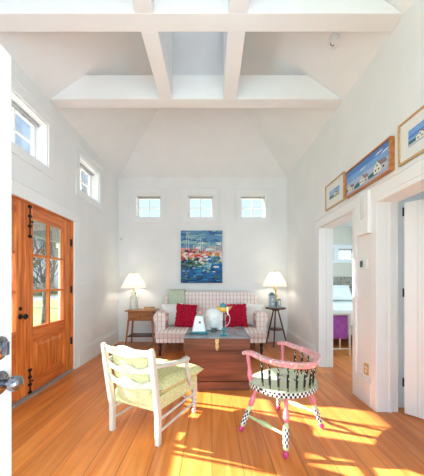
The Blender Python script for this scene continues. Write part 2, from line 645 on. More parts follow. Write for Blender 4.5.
sol = ceil.modifiers.new('solid', 'SOLIDIFY')
sol.thickness = 0.06
sol.offset = 1.0
st(ceil)
BT = 3.70
def cross_beam(y0, y1):
    b = MB()
    k = (BT - H) / SL
    b.prism([(XL + 0.01, H), (XR - 0.01, H), (XR - k, BT), (XL + k, BT)], y0, y1, 'xz')
    return b.build('beam', BEAM, ceil, bevel=0.006)
cross_beam(3.0, 3.155)
cross_beam(2.045, 2.2)
cross_beam(0.3, 0.455)
for x0, x1 in ((-0.62, -0.47), (0.135, 0.29)):
    MB().box(x0, x1, 2.2, 3.0, H, BT).build('beam', BEAM, ceil, bevel=0.004)
    MB().box(x0, x1, 0.455, 2.045, H, BT).build('beam', BEAM, ceil, bevel=0.004)
sw = MB()
sw.box(SK[0] - 0.04, SK[0], 2.2, 3.0, BT, 4.7)
sw.box(SK[1], SK[1] + 0.04, 2.2, 3.0, BT, 4.7)
sw.box(SK[0] - 0.04, SK[1] + 0.04, 2.16, 2.2, FLAT, 4.7)
sw.build('skylight_well', TRIM, ceil)
MB().box(SK[0] - 0.04, SK[1] + 0.04, 3.03, 3.05, BT - 0.02, 4.7).build('skylight_shade', CEILG, ceil)
MB().box(SK[0], SK[1], 2.2, 3.03, 4.69, 4.70).build('skylight_pane', glass('shaded_skylight_glass', (0.8, 0.81, 0.82), 0.5), ceil)

# baseboards with a moulded cap
def baseboard(name, segs):
    b = MB()
    for (x0, y0, x1, y1) in segs:
        b.box(min(x0, x1), max(x0, x1), min(y0, y1), max(y0, y1), 0, 0.235)
        dx, dy = abs(x1 - x0), abs(y1 - y0)
        if dx < dy:
            xx = (x0, x0 + (x1 - x0) * 0.55)
            b.box(min(xx), max(xx), min(y0, y1), max(y0, y1), 0.235, 0.262)
        else:
            yy = (y0, y0 + (y1 - y0) * 0.55)
            b.box(min(x0, x1), max(x0, x1), min(yy), max(yy), 0.235, 0.262)
    return st(b.build(name, TRIM, bevel=0.003))
baseboard('baseboard_left', [(XL, DY1 + 0.13, XL + 0.022, YB), (XL, YR, XL + 0.022, DY0 - 0.13)])
baseboard('baseboard_back', [(XL + 0.022, YB, XR - 0.022, YB - 0.022)])
baseboard('baseboard_right', [(XR, O1[1] + 0.11, XR - 0.022, YB), (XR, O2[1] + 0.075, XR - 0.022, O1[0] - 0.06), (XR, YR, XR - 0.022, O2[0] - 0.1)])

# trim of the right wall: long head board over both openings, casings down their sides
t1 = MB()
t1.box(XR - 0.024, XR, 1.0, 3.76, 2.025, 2.13)
t1.box(XR - 0.036, XR, 0.98, 3.78, 2.13, 2.145)
st(t1.build('trim_1', TRIM, bevel=0.002))
t2 = MB()
t2.box(XR - 0.018, XR, O1[1], O1[1] + 0.11, 0, 2.025)
t2.box(XR - 0.018, XR, O1[0] - 0.06, O1[0], 0, 2.025)
t2.box(XR - 0.018, XR, O2[1], O2[1] + 0.075, 0, 2.025)
t2.box(XR - 0.018, XR, O2[0] - 0.1, O2[0], 0, 2.025)
t2.box(XR - 0.018, XR, O2[0], O2[1], O2[3], 2.025)
st(t2.build('trim_2', TRIM, bevel=0.002))
# stop mouldings on the reveal of the closet opening
t3 = MB()
t3.box(XR + 0.10, XR + 0.125, O2[1] - 0.012, O2[1], 0, O2[3])
t3.box(XR + 0.09, XR + 0.12, O1[1] - 0.012, O1[1], 0, O1[3])
st(t3.build('trim_3', TRIM, bevel=0.002))

# ------------------------------------------------------------------ windows
def window(n, loc, rz, w_, h_, label, casing=0.095):
    """origin: centre of the opening on the inner wall face, local -y looks into the room"""
    o = struct_empty('window_%d' % n, loc, rz)
    a, b_ = w_ / 2, h_ / 2
    def ring(x, z, t, y0, y1):
        q = MB()
        q.box(-x, x, y0, y1, z - t, z)
        q.box(-x, x, y0, y1, -z, -z + t)
        q.box(-x, -x + t, y0, y1, -z + t, z - t)
        q.box(x - t, x, y0, y1, -z + t, z - t)
        return q
    cs = MB()
    cs.box(-a - casing, a + casing, -0.018, 0, b_, b_ + casing + 0.015)
    cs.box(-a - casing - 0.012, a + casing + 0.012, -0.028, 0, b_ + casing + 0.015, b_ + casing + 0.032)
    cs.box(-a - casing, a + casing, -0.018, 0, -b_ - casing, -b_)
    cs.box(-a - casing, -a, -0.018, 0, -b_, b_)
    cs.box(a, a + casing, -0.018, 0, -b_, b_)
    cs.build('casing', TRIM, o, bevel=0.003)
    ring(a, b_, 0.016, 0.0, 0.18).build('jamb', TRIM, o, bevel=0.002)
    ring(a - 0.016, b_ - 0.016, 0.034, 0.125, 0.165).build('sash', TRIM, o, bevel=0.003)
    g = MB()
    g.box(-0.008, 0.008, 0.132, 0.158, -b_ + 0.05, b_ - 0.05)
    g.box(-a + 0.05, -0.008, 0.132, 0.158, -0.008, 0.008)
    g.box(0.008, a - 0.05, 0.132, 0.158, -0.008, 0.008)
    g.build('muntin', TRIM, o)
    MB().box(-a + 0.05, a - 0.05, 0.143, 0.147, -b_ + 0.05, b_ - 0.05).build('pane', PANE, o)
    MB().tube([(-a + 0.02, 0.095, b_ - 0.032), (a - 0.02, 0.095, b_ - 0.032)], 0.014, 10).build('roller_blind', mat('grey_blind', (0.42, 0.42, 0.43), 0.7, 0.05, 20), o, smooth=True)
    return o

k = 1
for (y0, y1, z0, z1) in LW:
    window(k, (XL, (y0 + y1) / 2, (z0 + z1) / 2), R(90), y1 - y0, z1 - z0, '')
    k += 1
for (x0, x1, z0, z1) in BW:
    window(k, ((x0 + x1) / 2, YB, (z0 + z1) / 2), 0, x1 - x0, z1 - z0, '')
    k += 1

# ------------------------------------------------------------------ French doors in the left wall (door_1)
YM = (DY0 + DY1) / 2
d1 = struct_empty('door_1', (XL, YM, 0), R(90))
def L(y):
    return y - YM
cs = MB()
cs.box(L(DY0) - 0.12, L(DY0), -0.018, 0, 0, DZ)
cs.box(L(DY1), L(DY1) + 0.12, -0.018, 0, 0, DZ)
cs.box(L(DY0) - 0.13, L(DY1) + 0.13, -0.022, 0, DZ, DZ + 0.14)
cs.box(L(DY0) - 0.15, L(DY1) + 0.15, -0.034, 0, DZ + 0.14, DZ + 0.16)
cs.build('casing', TRIM, d1, bevel=0.003)
jb = MB()
jb.box(L(DY1) - 0.03, L(DY1), 0.0, 0.075, 0, DZ)
jb.box(L(DY0), L(DY0) + 0.03, 0.0, 0.075, 0, DZ)
jb.box(L(DY0) + 0.03, L(DY1) - 0.03, 0.0, 0.075, DZ - 0.012, DZ)
jb.build('wooden_jamb', DOORW, d1, bevel=0.002)
MB().box(L(DY0) + 0.03, L(DY1) - 0.03, -0.028, 0.17, 0.0, 0.022).build('threshold', STEELY, d1, bevel=0.006)

def french_leaf(x0, x1, gx0, gx1, hinge):
    zs = (0.028, DZ - 0.014)
    y0, y1 = 0.018, 0.062
    g0, g1 = 0.735, 1.925
    p0, p1 = 0.17, 0.565
    lf = MB()
    lf.box(x0, gx0, y0, y1, *zs)
    lf.box(gx1, x1, y0, y1, *zs)
    leaf = lf.build('leaf_stiles', DOORW, d1, bevel=0.004)
    rl = MB()
    rl.box(gx0, gx1, y0, y1, g1, zs[1])
    rl.box(gx0, gx1, y0, y1, p1, g0)
    rl.box(gx0, gx1, y0, y1, zs[0], p0)
    rl.build('leaf_rails', DOORH, d1, bevel=0.004)
    pn = MB()
    pn.box(gx0, gx1, 0.034, 0.05, p0, p1)
    m_ = 0.05
    a = [(gx0 + 0.012, 0.034, p0 + 0.012), (gx1 - 0.012, 0.034, p0 + 0.012), (gx1 - 0.012, 0.034, p1 - 0.012), (gx0 + 0.012, 0.034, p1 - 0.012)]
    b = [(gx0 + m_, 0.02, p0 + m_), (gx1 - m_, 0.02, p0 + m_), (gx1 - m_, 0.02, p1 - m_), (gx0 + m_, 0.02, p1 - m_)]
    pn.add(a + b, [(4, 5, 6, 7), (0, 1, 5, 4), (1, 2, 6, 5), (2, 3, 7, 6), (3, 0, 4, 7)])
    pn.build('raised_panel', DOORW, d1)
    mu = MB()
    gm = (gx0 + gx1) / 2
    mu.box(gm - 0.013, gm + 0.013, y0 + 0.004, y1 - 0.004, g0, g1)
    for i in (1, 2):
        z = g0 + (g1 - g0) * i / 3
        mu.box(gx0, gm - 0.013, y0 + 0.004, y1 - 0.004, z - 0.013, z + 0.013)
        mu.box(gm + 0.013, gx1, y0 + 0.004, y1 - 0.004, z - 0.013, z + 0.013)
    mu.build('muntin', DOORW, d1, bevel=0.003)
    for i in range(3):
        for (a0, a1) in ((gx0, gm - 0.013), (gm + 0.013, gx1)):
            z0 = g0 + (g1 - g0) * i / 3 + (0.013 if i else 0)
            z1 = g0 + (g1 - g0) * (i + 1) / 3 - (0.013 if i < 2 else 0)
            MB().box(a0, a1, 0.038, 0.042, z0, z1).build('pane', PANE, d1)
    for z in (0.42, 1.13, 1.78):
        h_ = MB()
        h_.tube([(hinge, 0.006, z - 0.05), (hinge, 0.006, z + 0.05)], 0.009, 10)
        h_.box(hinge - 0.016, hinge + 0.016, 0.008, 0.019, z - 0.045, z + 0.045)
        h_.build('hinge', BLACK, d1, smooth=True)

xm = L(2.655)
french_leaf(xm + 0.003, L(DY1) - 0.032, L(2.775), L(3.345), L(DY1) - 0.031)
french_leaf(L(DY0) + 0.032, xm - 0.003, L(2.0), L(2.535), L(DY0) + 0.031)
def surface_bolt(z0, z1, x):
    b = MB()
    b.tube([(x, 0.006, z0), (x, 0.006, z1)], 0.007, 10)
    for f in (0.06, 0.36, 0.66, 0.94):
        z = z0 + (z1 - z0) * f
        b.box(x - 0.017, x + 0.017, -0.006, 0.019, z - 0.013, z + 0.013)
    b.ball((x + 0.014, -0.008, (z0 + z1) / 2), 0.012, 10)
    b.build('surface_bolt', BLACK, d1, bevel=0.003)
surface_bolt(1.70, 2.06, xm + 0.055)
surface_bolt(0.03, 0.30, xm + 0.055)
kb = MB()
kb.lathe([(0.028, 0), (0.028, 0.006), (0.012, 0.012), (0.011, 0.035), (0.024, 0.045), (0.03, 0.058), (0.022, 0.07), (0, 0.074)], (xm - 0.07, 0.018, 0.875), 18, axis=(0, -1, 0))
kb.lathe([(0.02, 0), (0.02, 0.008), (0.013, 0.014), (0, 0.016)], (xm - 0.07, 0.018, 0.955), 16, axis=(0, -1, 0))
kb.build('door_knob', BLACK, d1, smooth=True)

# ------------------------------------------------------------------ white door swung open beside the camera (door_2)
d2 = struct_empty('door_2', (-0.72, 0.0, 0))
dl = MB()
dl.box(-0.042, 0, 0.06, 0.907, 0.012, 2.035)
dl.build('leaf', TRIM, d2, bevel=0.003)
jp = MB()
jp.box(-0.16, -0.05, -0.05, 0.05, 0, 2.1)
jp.build('jamb', TRIM, d2, bevel=0.003)
for z in (0.25, 1.05, 1.8):
    MB().tube([(-0.02, 0.053, z - 0.05), (-0.02, 0.053, z + 0.05)], 0.008, 10).build('hinge', PEWTER, d2, smooth=True)
kn = MB()
kn.lathe([(0.040, 0), (0.040, 0.004), (0.034, 0.010), (0.018, 0.014), (0.014, 0.016), (0.012, 0.030), (0.014, 0.034)], (0, 0.850, 0.882), 24, axis=(1, 0, 0))
kn.build('knob_rose', PEWTER, d2, smooth=True)
kn = MB()
kn.lathe([(0.010, 0.030), (0.019, 0.036), (0.0255, 0.048), (0.0265, 0.058), (0.0225, 0.069), (0.014, 0.076), (0, 0.079)], (0, 0.850, 0.882), 28, axis=(1, 0, 0))
kn.build('door_knob', PEWTER, d2, smooth=True)
db = MB()
db.lathe([(0.040, 0), (0.040, 0.006), (0.030, 0.014), (0.016, 0.018), (0.013, 0.02), (0, 0.021)], (0, 0.848, 1.0), 24, axis=(1, 0, 0))
db.box(0.018, 0.034, 0.842, 0.854, 0.978, 1.022)
db.build('deadbolt', PEWTER, d2, smooth=True)

# ------------------------------------------------------------------ plank closet door, ajar in the second opening (door_3)
d3 = struct_empty('door_3', (XR + WT + 0.02, O2[1] - 0.045, 0), R(-47))
pk = MB()
for i in range(7):
    pk.box(0.004 + i * 0.1, 0.004 + (i + 1) * 0.1 - 0.003, 0.0, 0.032, 0.012, 1.965)
pk.box(0.004, 0.70, 0.006, 0.026, 0.014, 1.963)
pk.build('plank_leaf', TRIM, d3, bevel=0.003)
for z in (0.3, 1.13, 1.88):
    hb = MB()
    hb.tube([(-0.004, -0.004, z - 0.04), (-0.004, -0.004, z + 0.04)], 0.007, 10)
    hb.build('hinge', BLACK, d3, smooth=True)
MB().lathe([(0.02, 0), (0.008, 0.006), (0.008, 0.02), (0.02, 0.03), (0.018, 0.04), (0, 0.044)], (0.64, 0, 0.95), 16, axis=(0, -1, 0)).build('knob', BLACK, d3, smooth=True)

# ------------------------------------------------------------------ bedroom and closet shells
BX1, BY0, BY1, BH = 4.5, 2.47, 6.6, 2.7
BEIGE = mat('cream_bedroom_paint', (0.76, 0.70, 0.58), 0.8, 0.015, 3)
holed_wall('wall_bedroom_back', 'y', BY1, 0.1, XR + WT, BX1, 0, BH, [(2.75, 3.2, 1.80, 2.14), (3.3, 3.75, 1.80, 2.14)], BEIGE)
holed_wall('wall_bedroom_side', 'x', BX1, 0.1, 0.2, BY1, 0, BH, [], WALL)
holed_wall('wall_bedroom_left', 'x', XR + WT + 0.001, 0.03, YB + WT + 0.02, BY1, 0, BH, [], WALL)
holed_wall('wall_bedroom_near', 'y', BY0, 0.08, XR + WT + 0.001, BX1, 0, BH, [], WALL)
holed_wall('wall_closet_near', 'y', 0.2, -0.1, XR + WT, BX1, 0, BH, [], WALL)
st(MB().box(XR + WT, BX1 + 0.1, 0.1, BY1 + 0.1, BH, BH + 0.06).build('ceiling_bedroom', CEIL))
for i, (x0, x1) in enumerate(((2.75, 3.2), (3.3, 3.75))):
    window(6 + i, ((x0 + x1) / 2, BY1, 1.97), 0, x1 - x0, 0.34, '', 0.05)

# ------------------------------------------------------------------ outdoors
random.seed(4)
gb = MB().box(-60, XL - WT - 0.02, -20, 70, -0.62, -0.52)
gb.box(XL - WT - 0.02, 8, 7.4, 70, -0.62, -0.52)
st(gb.build('ground', GRASS))
st(MB().box(-22, -17, -20, 70, -0.515, -0.5).build('road', ROAD))
pd = MB().box(-3.45, XL - WT - 0.005, 0.5, 5.6, -0.15, -0.03)
st(pd.build('porch_deck', PORCHW))
pc = MB()
pc.box(-3.35, XL - WT - 0.01, 0.5, 5.6, 2.36, 2.44)
pc.box(-3.30, -3.18, 0.5, 5.6, 2.07, 2.36)
st(pc.build('porch_ceiling', PORCHW))
po = MB()
po.box(-3.31, -3.17, 5.42, 5.56, -0.03, 2.07)
po.box(-3.34, -3.14, 5.39, 5.59, -0.03, 0.12)
po.box(-3.34, -3.14, 5.39, 5.59, 1.97, 2.07)
st(po.build('porch_post', TRIM, bevel=0.01))

def branch(b, p, d, ln, r, depth, tw, leaves=None):
    n = 3
    pts, rr = [p], [r]
    for i in range(n):
        d = (d + Vector((random.uniform(-tw, tw), random.uniform(-tw, tw), random.uniform(-tw * 0.5, tw)))).normalized()
        p = p + d * ln / n
        pts.append(p)
        rr.append(r * (1 - 0.4 * (i + 1) / n))
    b.tube(pts, rr, 5 if depth > 1 else 4, cap=False)
    if depth == 0:
        if leaves is not None:
            leaves.append(p)
        return
    for i in range(4 if depth > 1 else 3):
        q = pts[random.choice((1, 2, 3))]
        nd = (d + Vector((random.uniform(-1, 1), random.uniform(-1, 1), random.uniform(-0.3, 0.8)))).normalized()
        branch(b, q, nd, ln * random.uniform(0.55, 0.8), r * 0.52, depth - 1, tw, leaves)

def bare_tree(loc, h, label, seed):
    random.seed(seed)
    t = thing('bare_tree', label, 'tree', loc, 0, 'bare trees on the lawn')
    tr = MB()
    tr.tube([(0, 0, 0), (0.03, 0.02, h * 0.14), (0.0, 0.05, h * 0.28)], [h * 0.022, h * 0.017, h * 0.014], 9)
    tr.build('trunk', BARK, t, smooth=True)
    b = MB()
    for i in range(5):
        a = 2 * PI * i / 5 + random.uniform(-0.4, 0.4)
        branch(b, Vector((0, 0.05, h * random.uniform(0.15, 0.28))), Vector((math.cos(a) * 0.8, math.sin(a) * 0.8, 1)).normalized(), h * 0.38, h * 0.009, 4, 0.25)
    b.build('branches', BARK, t)
    return t
bare_tree((-7.2, 10.8, -0.52), 5.5, 'bare grey tree nearest the French doors, seen through the upper panes', 3)
bare_tree((-20.0, 30.0, -0.52), 9.0, 'bare grey tree farther out by the road, seen through the French doors', 8)
bare_tree((-13.2, 18.0, -0.52), 11.0, 'tall bare tree whose twigs show against the blue high side window', 12)

def leafy_tree(loc, h, label):
    random.seed(21)
    t = thing('leafy_tree', label, 'tree', loc)
    tr = MB()
    tr.tube([(0, 0, 0), (0.05, 0, h * 0.3), (0, 0.05, h * 0.6)], [h * 0.03, h * 0.022, h * 0.014], 8)
    lv = []
    for i in range(6):
        a = 2 * PI * i / 6
        branch(tr, Vector((0, 0.02, h * (0.25 + 0.05 * i))), Vector((math.cos(a), math.sin(a), 0.8)).normalized(), h * 0.13, h * 0.010, 2, 0.25, lv)
    tr.build('trunk', BARK, t, smooth=True)
    c = MB()
    for p in lv:
        for q in range(16):
            o = p + Vector((random.gauss(0, 1), random.gauss(0, 1), random.gauss(0, 1))) * h * 0.03
            u = Vector((random.gauss(0, 1), random.gauss(0, 1), random.gauss(0, 1))).normalized()
            v = u.orthogonal().normalized()
            s = h * random.uniform(0.010, 0.018)
            c.add([o - u * s * 1.6, o + v * s, o + u * s * 1.6, o - v * s], [(0, 1, 2, 3)])
    c.build('foliage', LEAF, t)
leafy_tree((-0.35, 23, -0.52), 9.1, 'green leafy tree seen through the middle high window')

def brush(y0, y1, x, h, label):
    random.seed(int(y0 * 7) + 5)
    b = MB()
    for i in range(900):
        y = random.uniform(y0, y1)
        o = Vector((x + random.gauss(0, 0.5), y, 0))
        d = Vector((random.gauss(0, 0.35), random.gauss(0, 0.35), 1)).normalized()
        l_ = h * random.uniform(0.4, 1)
        b.tube([o, o + d * l_ * 0.5, o + d * l_ + Vector((random.gauss(0, 0.2), random.gauss(0, 0.2), 0))], [0.03, 0.022, 0.008], 3, cap=False)
    o = b.build('brush_thicket', HEDGE)
    o.location = (0, 0, -0.52)
    tag(o, label, 'bushes')
    o['kind'] = 'stuff'
brush(18, 40, -25, 3.2, 'brown leafless brush along the far side of the road')

# ------------------------------------------------------------------ wall fittings
def plate(name, label, cat, loc, rz, m, slots):
    t = thing(name, label, cat, loc, rz)
    MB().box(-0.037, 0.037, -0.007, 0, -0.058, 0.058).build('cover_plate', m, t, bevel=0.004)
    if slots == 'switch':
        MB().box(-0.006, 0.006, -0.019, -0.006, -0.012, 0.012).build('toggle', m, t, bevel=0.002)
    else:
        for z in (-0.02, 0.02):
            q = MB().lathe([(0.0155, 0), (0.0155, 0.004), (0, 0.0042)], (0, -0.006, z), 16, axis=(0, -1, 0))
            q.build('socket', PLATE if m is BRASS else PLATE, t)
    return t
plate('light_switch', 'white light switch on the left wall beside the wooden doors', 'switch', (XL, 3.78, 1.225), R(90), PLATE, 'switch')
plate('wall_outlet', 'white power outlet low on the left wall past the wooden doors', 'outlet', (XL, 4.12, 0.41), R(90), PLATE, 'outlet')
plate('wall_outlet', 'brass-plated power outlet low on the wall between the two right openings', 'outlet', (XR, 2.56, 0.345), R(-90), BRASS, 'outlet')
t = thing('thermostat', 'small white thermostat with grey display between the two right openings', 'thermostat', (XR, 2.585, 1.415), R(-90))
MB().box(-0.055, 0.055, -0.022, 0, -0.05, 0.05).build('housing', PLATE, t, bevel=0.006)
MB().box(-0.048, 0.0, -0.026, -0.021, -0.032, 0.034).build('display', SCREEN, t, bevel=0.002)
t = thing('wall_chime', 'tall white box fixed to the head board between the right openings', 'door chime', (XR - 0.036, 2.555, 1.71), R(-90))
cb = MB()
cb.box(-0.10, 0.10, -0.022, 0.036, 0.0, 0.155)
cb.box(-0.10, -0.035, -0.022, 0.036, 0.155, 0.42)
cb.box(0.035, 0.10, -0.022, 0.036, 0.155, 0.42)
cb.box(-0.035, 0.035, -0.002, 0.036, 0.155, 0.42)
cb.build('housing', TRIM, t, bevel=0.005)
q = MB()
q.tube([(-0.014, -0.010, 0.17), (-0.014, -0.010, 0.40)], 0.008, 10)
q.tube([(0.014, -0.010, 0.17), (0.014, -0.010, 0.40)], 0.008, 10)
q.build('chime_tubes', PLATE, t, smooth=True)
t = thing('motion_sensor', 'small white motion sensor high in the back left corner', 'sensor', (XL + 0.075, YB, 2.13))
q = MB().box(-0.03, 0.03, -0.045, 0, -0.04, 0.05)
q.build('housing', PLATE, t, bevel=0.012)
MB().ball((0, -0.046, -0.005), 0.018, 12, sz=(1, 0.5, 1)).build('lens', mat('frosted_lens', (0.6, 0.6, 0.6), 0.3, 0.03, 20), t, smooth=True)
nx = Vector((-SL, 0, -1)).normalized()
t = thing('smoke_detector', 'round white smoke detector on the right ceiling slope', 'smoke detector', (1.225, 2.511, 3.641))
t.rotation_euler = Vector((0, 0, 1)).rotation_difference(nx).to_euler()
MB().lathe([(0.062, -0.002), (0.062, 0.012), (0.058, 0.018)], (0, 0, 0), 28).build('base', PLATE, t, smooth=True)
MB().lathe([(0.054, 0.018), (0.052, 0.030), (0.040, 0.040), (0.0, 0.043)], (0, 0, 0), 28).build('cover', PLATE, t, smooth=True)
MB().tube([(0.02 * math.cos(a / 8 * PI), 0.02 * math.sin(a / 8 * PI), 0.043) for a in range(9)], 0.004, 8).build('vent', mat('vent_grey', (0.25, 0.25, 0.25), 0.6, 0.05, 20), t)

# ------------------------------------------------------------------ pictures
def art(b, depth0):
    """returns a function laying coloured dabs on the picture plane, each a hair in front of the last"""
    state = {'d': depth0}
    def put(poly, mi):
        state['d'] -= 0.00002
        b.add([(x, state['d'], z) for x, z in poly], [tuple(range(len(poly)))], mi)
    return put

PC = {}
def pcol(name, col):
    return mat('painted_' + name, col, 0.65, 0.10, 60)

t = thing('harbour_painting', 'tall unframed painting of boats in a harbour on the back wall', 'painting', (-0.216, YB, 1.22))
PWd, PHt = 0.86, 1.085
names = [('sky', (0.13, 0.31, 0.50)), ('sky_pale', (0.30, 0.52, 0.50)), ('sky_deep', (0.06, 0.15, 0.36)), ('red', (0.62, 0.05, 0.07)),
         ('orange', (0.74, 0.26, 0.05)), ('pink', (0.78, 0.35, 0.36)), ('white', (0.82, 0.82, 0.80)), ('black', (0.03, 0.025, 0.04)),
         ('leaf', (0.06, 0.17, 0.09)), ('sea', (0.02, 0.13, 0.36)), ('sea_light', (0.03, 0.29, 0.56)), ('sea_dark', (0.01, 0.05, 0.15)), ('yellow', (0.72, 0.56, 0.24))]
pm = [pcol(*n) for n in names]
ID = {n[0]: i for i, n in enumerate(names)}
MB().box(-PWd / 2, PWd / 2, -0.032, -0.002, 0, PHt).build('stretched_canvas', pcol('edge', (0.05, 0.16, 0.34)), t)
b = MB()
put = art(b, -0.0325)
random.seed(11)
for j in range(10):
    z0, z1 = PHt * j / 10, PHt * (j + 1) / 10
    c_ = ['sea_dark', 'sea', 'sea', 'sea', 'leaf', 'orange', 'pink', 'sky_pale', 'sky', 'sky_deep'][j]
    put([(-PWd / 2, z0), (PWd / 2, z0), (PWd / 2, z1), (-PWd / 2, z1)], ID[c_])
def dabs(n, x0, x1, z0, z1, cols, w0, w1, h0, h1, tilt=0.9):
    for i in range(n):
        x, z = random.uniform(x0, x1) * PWd, random.uniform(z0, z1) * PHt
        w_, h_ = random.uniform(w0, w1) / 2, random.uniform(h0, h1) / 2
        x = max(-PWd / 2 + w_, min(PWd / 2 - w_, x))
        z = max(h_, min(PHt - h_, z))
        a = random.uniform(-tilt, tilt) * h_
        put([(x - w_, z - h_ + a * .5), (x + w_, z - h_ - a * .5), (x + w_ * .9, z + h_), (x - w_ * .8, z + h_ * .9)], ID[random.choice(cols)])
dabs(110, -.5, .5, .66, 1.0, ['sky', 'sky', 'sky_pale', 'sky_deep'], .07, .2, .02, .05)
dabs(30, -.1, .5, .60, .78, ['sky_pale', 'sky_pale', 'white', 'sky'], .06, .16, .02, .05)
dabs(60, -.5, .5, .44, .60, ['orange', 'pink', 'red', 'yellow', 'white'], .04, .10, .02, .05)
dabs(46, -.45, .1, .52, .63, ['red', 'red', 'pink', 'white', 'orange'], .04, .10, .02, .05)
dabs(14, -.5, 0., .58, .65, ['black', 'black', 'leaf'], .06, .12, .010, .02)
dabs(14, .28, .5, .50, .66, ['pink', 'orange', 'white', 'leaf'], .03, .08, .02, .06)
dabs(60, -.5, .5, .28, .46, ['leaf', 'leaf', 'black', 'white', 'white', 'red', 'sea_light'], .04, .12, .02, .05)
dabs(20, .2, .5, .36, .50, ['leaf', 'leaf', 'sea_light', 'yellow'], .05, .12, .02, .05)
dabs(9, -.15, .2, .30, .44, ['white', 'white', 'yellow', 'orange'], .05, .10, .02, .035)
dabs(34, -.5, .1, .24, .44, ['leaf', 'black', 'leaf', 'sea_dark'], .05, .12, .02, .05)
dabs(12, -.3, .2, .44, .54, ['white', 'pink', 'red'], .05, .10, .02, .04)
dabs(110, -.5, .5, .02, .30, ['sea', 'sea_light', 'sea_light', 'sea_dark', 'leaf', 'sea'], .06, .18, .012, .03)
dabs(26, .05, .25, .20, .50, ['sea_light', 'sea', 'sky_pale'], .05, .10, .02, .05)
dabs(16, -.45, .3, .10, .3, ['white', 'red', 'yellow', 'black'], .02, .06, .008, .02)
for (x, z0, z1) in ((-.36, .62, .96), (-.31, .62, .90), (-.02, .60, .90), (.02, .60, .80), (.33, .58, .72), (-.2, .62, .74)):
    put([(x * PWd - .004, z0 * PHt), (x * PWd + .004, z0 * PHt), (x * PWd + .003, z1 * PHt), (x * PWd - .003, z1 * PHt)], ID['white'])
for (x, z) in ((-.36, .72), (-.30, .70)):
    put([(x * PWd, z * PHt), (x * PWd + .03, z * PHt), (x * PWd + .02, (z + .07) * PHt)], ID['sky_deep'])
b.build('painted_scene', pm, t)

def picture(name, label, yf, yn, z0, z1, fw, fd, fmat, mat_w, scene):
    """framed picture on the right wall, local x runs from far end to near end"""
    w_, h_ = yf - yn, z1 - z0
    t = thing(name, label, 'picture', (XR, (yf + yn) / 2, z0), R(-90))
    f = MB()
    a = w_ / 2
    f.box(-a, a, -fd, 0, 0, fw)
    f.box(-a, a, -fd, 0, h_ - fw, h_)
    f.box(-a, -a + fw, -fd, 0, fw, h_ - fw)
    f.box(a - fw, a, -fd, 0, fw, h_ - fw)
    f.build('frame', fmat, t, bevel=0.002)
    q = -fd * 0.6
    if mat_w:
        MB().box(-a + fw, a - fw, q, -0.002, fw, h_ - fw).build('mat_board', MATB, t)
    else:
        MB().box(-a + fw, a - fw, q, -0.002, fw, h_ - fw).build('backing_board', MATB, t)
    x0, x1, y0, y1 = -a + fw + mat_w, a - fw - mat_w, fw + mat_w, h_ - fw - mat_w
    b = MB()
    put = art(b, q - 0.0006)
    def P(pts, c_):
        put([(x0 + (x1 - x0) * u, y0 + (y1 - y0) * v) for u, v in pts], SID[c_])
    scene(P)
    b.build('print', SM, t)
    return t
SN = [('clear_blue', (0.10, 0.27, 0.66)), ('mid_blue', (0.22, 0.42, 0.74)), ('haze_blue', (0.45, 0.55, 0.74)), ('lilac', (0.50, 0.50, 0.64)), ('cottage', (0.84, 0.82, 0.70)),
      ('cottage_shade', (0.62, 0.62, 0.64)), ('shingle', (0.30, 0.22, 0.22)), ('hedge_green', (0.04, 0.16, 0.16)), ('pane_dark', (0.05, 0.08, 0.16)), ('dune', (0.55, 0.55, 0.66)), ('cloud', (0.80, 0.82, 0.86)), ('roof_blue', (0.35, 0.42, 0.55)), ('grass_paint', (0.30, 0.40, 0.20))]
SM = [pcol(*n) for n in SN]
SID = {n[0]: i for i, n in enumerate(SN)}
def rect(P, u0, u1, v0, v1, c_):
    P([(u0, v0), (u1, v0), (u1, v1), (u0, v1)], c_)
def cottage(P, u, v, w_, h_):
    rect(P, u, u + w_ * 0.55, v, v + h_ * 0.55, 'cottage')
    P([(u, v + h_ * .55), (u + w_ * .55, v + h_ * .55), (u + w_ * .28, v + h_)], 'cottage')
    rect(P, u + w_ * .55, u + w_, v, v + h_ * .5, 'cottage_shade')
    P([(u + w_ * .55, v + h_ * .5), (u + w_, v + h_ * .5), (u + w_ * .92, v + h_ * .88), (u + w_ * .28, v + h_)], 'shingle')
    for (a, c_) in ((.1, .2), (.34, .2), (.22, .58)):
        rect(P, u + w_ * a, u + w_ * (a + .1), v + h_ * c_, v + h_ * (c_ + .16), 'pane_dark')
    rect(P, u + w_ * .68, u + w_ * .8, v + h_ * .15, v + h_ * .35, 'pane_dark')
    rect(P, u + w_ * .3, u + w_ * .36, v + h_ * .9, v + h_ * 1.12, 'shingle')
def seaside(P):
    for i, c_ in enumerate(['dune', 'dune', 'haze_blue', 'haze_blue', 'mid_blue', 'mid_blue', 'clear_blue', 'clear_blue']):
        rect(P, 0, 1, i / 8, (i + 1) / 8, c_)
    P([(0, 0), (1, 0), (1, .20), (.6, .13), (.3, .16), (0, .12)], 'lilac')
    for (u, v) in ((.35, .66), (.7, .8), (.82, .72)):
        P([(u, v), (u + .12, v + .02), (u + .17, v + .08), (u + .05, v + .06)], 'cloud')
    P([(.0, .30), (.12, .33), (.2, .28), (.2, .2), (0, .18)], 'hedge_green')
    P([(.22, .12), (.38, .12), (.4, .26), (.3, .29), (.22, .22)], 'hedge_green')
    P([(.50, .14), (.75, .14), (.75, .30), (.62, .28), (.52, .24)], 'hedge_green')
    cottage(P, .04, .13, .18, .28)
    cottage(P, .36, .13, .2, .32)
    cottage(P, .68, .17, .26, .40)
